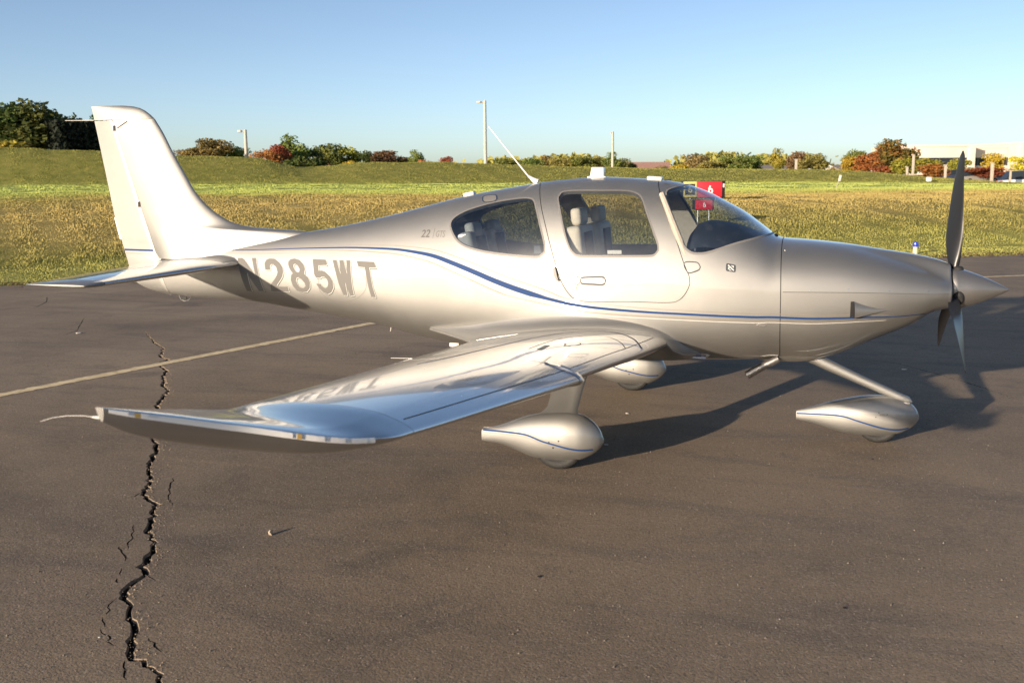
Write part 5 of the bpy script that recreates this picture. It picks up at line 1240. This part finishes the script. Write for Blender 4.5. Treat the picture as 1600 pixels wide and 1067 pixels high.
# clipped dark hedge behind the left berm
def hedge():
    x0, y0 = at(92, 101); x1, y1 = at(172, 103); z0 = gz((x0+x1)/2, (y0+y1)/2)-.2; zt_ = zpx(190, 102); r = np.random.default_rng(31)
    n = 9000; a = r.random(n); dx, dy = x1-x0, y1-y0; l = math.hypot(dx, dy); nx, ny = -dy/l, dx/l; q = r.random(n)*2.4; z = z0+(zt_-z0+r.normal(0, .04, n))*r.random(n)**.6
    P = np.stack([x0+dx*a+nx*q, y0+dy*a+ny*q, z], 1); s = r.uniform(.08, .18, n); A = r.normal(0, 1, (n, 3)); A /= np.linalg.norm(A, axis=1)[:, None]; B = np.cross(A, r.normal(0, 1, (n, 3))); B /= np.linalg.norm(B, axis=1)[:, None]
    V = np.stack([P-A*s[:, None], P+B*s[:, None], P+A*s[:, None], P-B*s[:, None]], 1).reshape(-1, 3)
    o = mesh_obj('hedge', V, [(4*i, 4*i+1, 4*i+2, 4*i+3) for i in range(n)], LM['hedge'], smooth=False); tag(o, 'tall dark flat topped hedge behind the grass bank left of the tail fin', 'hedge')
hedge()
def woods(name, pts, hgt, n, seed, m):
    r = np.random.default_rng(seed); pts = np.array(pts, float); seg = np.linalg.norm(np.diff(pts, axis=0), axis=1); s_ = np.r_[0, np.cumsum(seg)]
    a = r.random(n)*s_[-1]; x = np.interp(a, s_, pts[:, 0])+r.normal(0, 4, n); y = np.interp(a, s_, pts[:, 1])+r.normal(0, 4, n)
    top = hgt*(.7+.3*np.sin(a*.11)+.18*np.sin(a*.31+1)+.1*np.sin(a*.9)); z = top*r.random(n)**.6
    P = np.stack([x, y, z], 1); s = r.uniform(.5, 1.2, n); A = r.normal(0, 1, (n, 3)); A /= np.linalg.norm(A, axis=1)[:, None]; B = np.cross(A, r.normal(0, 1, (n, 3))); B /= np.linalg.norm(B, axis=1)[:, None]
    V = np.stack([P-A*s[:, None], P+B*s[:, None], P+A*s[:, None], P-B*s[:, None]], 1).reshape(-1, 3)
    o = mesh_obj(name, V, [(4*i, 4*i+1, 4*i+2, 4*i+3) for i in range(n)], m, smooth=False); o['kind'] = 'stuff'
# the wood across the field behind the photographer (it shows in the cabin windows) and the far wood on the skyline
woods('far_wood', [(-260, -150), (-120, -205), (0, -215), (130, -190), (260, -120)], 7.5, 15000, 41, LM['dark'])
q = [at(u, 300) for u in (775, 900, 1050, 1200, 1350)]
woods('skyline_wood', q, 6.6, 9000, 42, LM['olive'])

# ---- poles, posts, signs
POLE = speckle(mat('galvanised_pole', (.40, .37, .31), .6, .2), .1, 3); LAMP = mat('lamp_head', (.55, .50, .42), .5); CONC = speckle(mat('concrete_post', (.40, .355, .29), .85), .1, 5)
def light_pole(u, vt, vb, D, r_, label, arm=-1, al=1.5):
    x, y = at(u, D); z0 = min(gz(x, y), zpx(vb, D)); zt_ = zpx(vt, D); t = thing('light_pole', label, 'light pole', (x, y, z0), YAW*-1, 'light poles beyond the bank'); H = zt_-z0
    b = bmesh.new(); tube(b, [(0, 0, 0), (0, 0, H)], [r_*1.15, r_*.85], 10); bm_obj('pole', b, POLE, t)
    b = bmesh.new(); tube(b, [(0, 0, H-.25), (arm*al, 0, H-.15)], r_*.45, 8); bm_obj('arm', b, POLE, t)
    b = bmesh.new(); box(b, (arm*(al+.15), 0, H-.16), (al*.8, .42, .22), .06); bm_obj('lamp_head', b, LAMP, t)
light_pole(758.5, 157.5, 262, 118, .20, 'tallest light pole, left of the whip aerial, with a single lamp arm', -1, .55)
light_pole(385.5, 203, 250, 112, .19, 'short light pole above the left berm with a white lamp head', -1, .45)
light_pole(957, 206, 262, 150, .20, 'slim pale pole over the cabin roof with a narrow lamp', -1, .12)
def post(u, vt, vb, D, w, label):
    x, y = at(u, D); z0 = min(gz(x, y)-.1, zpx(vb, D)); H = zpx(vt, D)-z0; t = thing('concrete_post', label, 'post', (x, y, z0), .31, 'square concrete posts at the car park')
    b = bmesh.new(); box(b, (0, 0, H/2), (w, w, H), .03); bm_obj('shaft', b, CONC, t, angle=30); b = bmesh.new(); box(b, (-.05, 0, H+.04), (w*1.35, w*1.15, .10), .02); bm_obj('cap', b, CONC, t, angle=30)
post(1427, 243, 278, 102, .20, 'tallest square concrete post, beside the rusty brown bush')
post(1418, 262, 277, 108, .19, 'short square post just left of the tallest concrete post')
post(1478, 259, 283, 104, .21, 'square concrete post left of the parked dark blue car')
post(1551, 256, 291, 100, .23, 'square concrete post right of the propeller in front of the red tree')
post(1580, 268, 290, 104, .18, 'thin square post at the far right near the white car')
post(1244, 250, 266, 118, .25, 'short square post at the top of the berm by the brown green tree')
def marker_sign():
    x, y = at(1310, 58, 285); z = gz(x, y); t = thing('marker_sign', 'small leaning marker plate on a thin post in the mown strip', 'sign', (x, y, z), .3)
    H = zpx(274, 58)-z; b = bmesh.new(); tube(b, [(-.16, 0, -.1), (.0, 0, H*.55)], .022, 6); bm_obj('post', b, CONC, t)
    b = bmesh.new(); box(b, (.07, -.01, H*.78), (.13, .012, H*.48), .003, Matrix.Rotation(R(12), 3, 'Y')); o = bm_obj('plate', b, speckle(mat('sign_plate', (.55, .54, .50), .5), .1), t)
    for v in o.data.vertices: pass
marker_sign()
def glyph6(h, depth):
    """numeral 6 as a solid outline, lower-left at the origin"""
    w = h*.62; ou = []; t = np.linspace(0, 2*math.pi, 25)
    th = h*.17; bm_ = bmesh.new(); cx, cy, rx, ry = w*.52, h*.33, w*.48, h*.33
    def strokepath(pts, wd):
        P = np.array(pts); d = np.gradient(P, axis=0); d /= np.linalg.norm(d, axis=1)[:, None]; n = np.stack([-d[:, 1], d[:, 0]], 1); A = P+n*wd/2; B = P-n*wd/2; vs = []
        for a, b_ in zip(A, B): vs.append([bm_.verts.new((a[0], -depth, a[1])), bm_.verts.new((b_[0], -depth, b_[1])), bm_.verts.new((b_[0], 0, b_[1])), bm_.verts.new((a[0], 0, a[1]))])
        for i in range(len(vs)-1):
            for k in range(4): bm_.faces.new((vs[i][k], vs[i][(k+1) % 4], vs[i+1][(k+1) % 4], vs[i+1][k]))
        bm_.faces.new(vs[0][::-1]); bm_.faces.new(vs[-1])
    ring_ = [(cx+(rx-th/2)*math.cos(a), cy+(ry-th/2)*math.sin(a)) for a in np.linspace(0, 2*math.pi, 29)]
    strokepath(ring_, th); c = interp([0, .35, .7, 1], [0, .15, .45, 1], np.linspace(0, 1, 12))
    arc_ = [(cx-(rx-th/2)+.0*h+ (w*.30)*(q**2), cy+q*(h*.62)) for q in np.linspace(0, 1, 12)]
    strokepath([(a, b_) for a, b_ in arc_], th*.98); return bm_
RED = mat('sign_red', (.62, .018, .030), .4, 0, .3); SBLK = mat('sign_black', (.012, .012, .013), .5); SYEL = mat('sign_yellow', (.60, .48, .16), .5); SWHT = mat('sign_white', (.85, .83, .78), .5)
def rwy_sign(u0, u1, vt, vb, D, label, zg=None, rz=None, loc=True, grp='airfield direction signs'):
    """mandatory sign: black locator panel with yellow border, then the red panel with a white 6"""
    x, y = at((u0+u1)/2, D, (vt+vb)/2); W_ = (u1-u0)/1579.5*D*1.0; zt_ = zpx(vt, D); zb_ = zpx(vb, D); z0 = gz(x, y) if zg is None else zg
    t = thing('runway_sign', label, 'sign', (x, y, z0), .309 if rz is None else rz, grp); H = zt_-zb_; zc_ = (zt_+zb_)/2-z0
    def bx(n, m, c, s, par, bv=.008): b = bmesh.new(); box(b, c, s, bv); return bm_obj(n, b, m, par, angle=30)
    p = bx('sign_box', SBLK, (0, 0, zc_), (W_, .22, H), t)
    wr = W_*(.575 if loc else .84); xr = W_*.5-.075*W_-wr/2; rp = bx('red_panel', RED, (xr, -.112, zc_), (wr, .012, H*.93), p, .002)
    b = glyph6(H*.50, .006)
    for v in b.verts: v.co += Vector((xr-H*.10, -.119, zc_-H*.26))
    bm_obj('numeral', b, SWHT, rp, angle=30)
    if not loc:
        for q in (-.25, .3):
            b = bmesh.new(); tube(b, [(q*W_, 0, -.15), (q*W_, 0, max(zc_-H/2+.02, .05))], .02, 8); bm_obj('leg', b, STEEL, t)
        return t
    wl = W_*.31; xl = -W_*.5+.03*W_+wl/2; yp = bx('yellow_border', SYEL, (xl, -.112, zc_), (wl, .010, H*.93), p, .002); bp = bx('black_panel', SBLK, (xl, -.1185, zc_), (wl*.74, .006, H*.66), yp, .002)
    b = glyph6(H*.40, .005)
    for v in b.verts: v.co += Vector((xl-H*.12, -.122, zc_-H*.2))
    bm_obj('letter_mark', b, SYEL, bp, angle=30)
    bx('end_cap_light', SWHT, (W_*.5-.035*W_, -.112, zc_+H*.22), (.03*W_, .008, H*.22), p, .002)
    for q in (-.30, .02, .30):
        b = bmesh.new(); tube(b, [(q*W_, 0, -.15), (q*W_, 0, max(zc_-H/2+.02, .05))], .025, 8); bm_obj('leg', b, STEEL, t)
    return t
rwy_sign(1066, 1131, 283, 309, 38, 'red runway sign with a white numeral 6 rising above the windshield')
rwy_sign(1083, 1114, 312, 327.5, 30, 'smaller added red sign standing in for the refracted view of the 6 in the windshield', loc=False)  # extra sign added in place of the larger sign's image refracted by the glass
def taxi_light():
    x, y = at(1430.5, 27.3, 388); z = gz(x, y); t = thing('taxiway_light', 'blue capped taxiway edge light in the short grass', 'edge light', (x, y, z))
    H = zpx(378, 27.3)-z; b = bmesh.new(); tube(b, [(0, 0, -.05), (0, 0, H*.62)], [.07, .055], 12); bm_obj('base', b, speckle(mat('light_base', (.62, .52, .36), .6), .1), t, angle=40)
    b = bmesh.new(); tube(b, [(0, 0, H*.60), (0, 0, H*.66), (0, 0, H*.92), (0, 0, H*1.0)], [.085, .075, .07, .03], 14); bm_obj('lens', b, mat('blue_lens', (.02, .05, .42), .2, 0, .6), t, angle=40)
taxi_light()
x, y = at(1453, 92); b = bmesh.new(); box(b, (0, 0, .18), (.46, .4, .40), .12, seg=3); o = bm_obj('utility_box', b, WHITE, None, angle=50); o.location = (x, y, zpx(282, 92)-.1); tag(o, 'small pale utility box on the grass below the rusty brown bush', 'utility box')

# ---- office building on the right
WALL = speckle(mat('precast_wall', (.66, .58, .49), .85), .05, .6); WALL2 = speckle(mat('precast_wall_band', (.58, .50, .42), .85), .05, .6); WGL = mat('office_glass', (.025, .032, .04), .3, .0, 0, .03, .25); FRM = mat('window_frame', (.16, .15, .14), .5)
def office():
    D = 165; x, y = at(1517, D); ang = .309+.10; t = thing('office_building', 'cream two storey office building with dark ribbon windows beyond the trees on the right', 'building', (x, y, -.3), -ang*0+.36)
    k = D/1579.5; ztop = zpx(226.5, D)+.3; z2 = zpx(246.5, D)+.3; z1 = zpx(259, D)+.3; zl2 = zpx(273, D)+.3; zl1 = zpx(287, D)+.3
    def wall(n, x0, x1, y0, z0, z1_, m=WALL, dep=14): b = bmesh.new(); box(b, ((x0+x1)/2, y0+dep/2, (z0+z1_)/2), (x1-x0, dep, z1_-z0), .04); return bm_obj(n, b, m, t, angle=30)
    for x0, x1, y0, dz in ((-84*k*1.05, 0, 0, 0), (.0, 66*k*1.06, 2.6, -.15), (66*k*1.06, 150*k, -.6, .35)):
        wall('parapet_wall', x0, x1, y0, z2, ztop+dz, WALL); wall('spandrel_wall', x0, x1, y0, zl2, z1, WALL); wall('base_wall', x0, x1, y0, -.5, zl1, WALL)
        wall('cornice', x0-.05, x1+.05, y0-.10, ztop+dz-.32, ztop+dz-.14, WALL2, 14.2)
        for za, zb2 in ((z1, z2), (zl1, zl2)):
            wall('window_band', x0+.3, x1-.3, y0+.35, za-.02, zb2+.02, FRM, 12)
            n = max(3, int((x1-x0)/1.9)); ws = (x1-x0-.8)/n
            for i in range(n):
                xx = x0+.4+ws*(i+.5); b = bmesh.new(); box(b, (xx, y0+.32, (za+zb2)/2), (ws*.92, .06, zb2-za-.06)); bm_obj('window', b, WGL, t, smooth=False)
    for xx in (-84*k*1.05, -.0, 66*k*1.06): wall('pier', xx-.5, xx+.5, -.25 if xx < 1 else -.85, -.5, ztop-.05, WALL, 3.2)
office()
# ---- far houses
def house(u, vt, D, w, d, hw, roofc, wallc, label, rz=.4):
    x, y = at(u, D); z = min(gz(x, y), zpx(vt, D)-hw-1.2); t = thing('house', label, 'house', (x, y, z), rz, 'far houses beyond the berm'); hr = zpx(vt, D)-z
    b = bmesh.new(); box(b, (0, 0, hw/2-.2), (w, d, hw+.4)); bm_obj('wall', b, wallc, t, smooth=False)
    V = [(-w/2-.3, -d/2-.3, hw-.02), (w/2+.3, -d/2-.3, hw-.02), (w/2+.3, d/2+.3, hw-.02), (-w/2-.3, d/2+.3, hw-.02), (-w/2-.3, 0, hr), (w/2+.3, 0, hr)]
    mesh_obj('roof', V, [(0, 1, 5, 4), (2, 3, 4, 5), (0, 4, 3), (1, 2, 5), (0, 3, 2, 1)], roofc, t, smooth=False)
    for i in (-.3, 0, .3):
        b = bmesh.new(); box(b, (w*i, -d/2-.01, hw*.55), (1.0, .06, 1.2)); bm_obj('window', b, WGL, t, smooth=False)
PINK = speckle(mat('pink_roof', (.38, .22, .17), .8), .1, 2); GREYR = speckle(mat('grey_roof', (.20, .18, .17), .8), .1, 2); WWALL = speckle(mat('white_siding', (.62, .58, .52), .7), .06, 3)
house(1006, 253.5, 235, 11, 8, 2.4, PINK, WWALL, 'low far house with a pinkish roof over the front of the cabin')
house(1282, 254.5, 215, 7, 6, 2.0, WWALL, WWALL, 'small far house with a white gable roof right of the square post', 1.75)
house(1305, 258, 225, 9, 7, 2.1, GREYR, WWALL, 'small far house with a grey roof right of the white gable')
house(1195, 258, 240, 12, 8, 2.2, GREYR, WWALL, 'far grey roofed house left of the pointed yellow green tree')
# ---- parked cars
def car(u, vb, D, col, label, rz, L_=4.6, tall=1.48):
    x, y = at(u, D); z = gz(x, y)+.02; z = min(z, zpx(vb, D)); t = thing('parked_car', label, 'car', (x, y, z), rz, 'cars parked by the office building')
    pm = mat('car_paint', col, .3, .2, 1.0)
    xs = np.linspace(-L_/2, L_/2, 25); V = []
    for q in xs:
        e_ = abs(q)/(L_/2); top = float(interp([-1, -.9, -.6, -.2, .2, .45, .8, 1], [.60, .86, .93, .95, .95, .92, .78, .52], q/(L_/2))); bot = .30+.12*e_**6; hw = .89*(1-.16*e_**4)
        for yy, zz in ((-hw, bot+.08), (-hw*1.02, .55), (-hw*.97, top-.04), (-hw*.86, top), (hw*.86, top), (hw*.97, top-.04), (hw*1.02, .55), (hw, bot+.08), (hw*.8, bot), (-hw*.8, bot)): V.append((q, yy, zz))
    F = grid_faces(25, 10, True)+[tuple(range(10)), tuple(240+i for i in range(10))[::-1]]; bd = mesh_obj('body', V, F, pm, t, angle=45)
    V = []; gs = ((-.86, .92, .72), (-.62, tall-.06, .60), (-.3, tall, .60), (.08, tall-.02, .60), (.52, .92, .74))
    for q, zz, hw in gs: V += [(q*L_/2, -.78, .90), (q*L_/2, -hw, zz), (q*L_/2, hw, zz), (q*L_/2, .78, .90)]
    gh = mesh_obj('side_window', V, grid_faces(5, 4)+[(0, 1, 2, 3), (16, 19, 18, 17)], WGL, t, angle=30)
    V = []
    for q, zz, hw in gs[1:4]: V += [(q*L_/2, -hw-.01, zz-.10), (q*L_/2, -hw+.02, zz+.015), (q*L_/2, hw-.02, zz+.015), (q*L_/2, hw+.01, zz-.10)]
    mesh_obj('roof', V, grid_faces(3, 4), pm, t, angle=40)
    for sx in (-.31, .31):
        for sy in (-1, 1):
            b = bmesh.new(); tube(b, [(sx*L_, sy*.70, .32), (sx*L_, sy*.90, .32)], .32, 18); wv = bm_obj('wheel', b, RUBBER, t); b = bmesh.new(); tube(b, [(sx*L_, sy*.895, .32), (sx*L_, sy*.912, .32)], .20, 14); bm_obj('rim', b, STEEL, wv)
    for sy in (-.6, .6):
        b = bmesh.new(); box(b, (L_/2-.10, sy, .66), (.12, .34, .13), .03); bm_obj('headlight', b, CLEARG, t); b = bmesh.new(); box(b, (-L_/2+.06, sy, .74), (.10, .30, .14), .03); bm_obj('tail_light', b, RED, t)
CLEARG = mat('headlight_lens', (.6, .6, .58), .15, 0, .5)
car(1493, 284, 126, (.05, .07, .12), 'dark blue parked car between the square posts left of the propeller blade', .45)
car(1530, 288, 124, (.30, .28, .25), 'pale grey parked car under the pinkish red tree', .40)
car(1562, 289, 126, (.03, .035, .04), 'black parked car right of the middle concrete post', .38)
car(1604, 296, 108, (.78, .77, .74), 'white parked car cut by the right edge of the photo', .2, 4.9, 1.75)
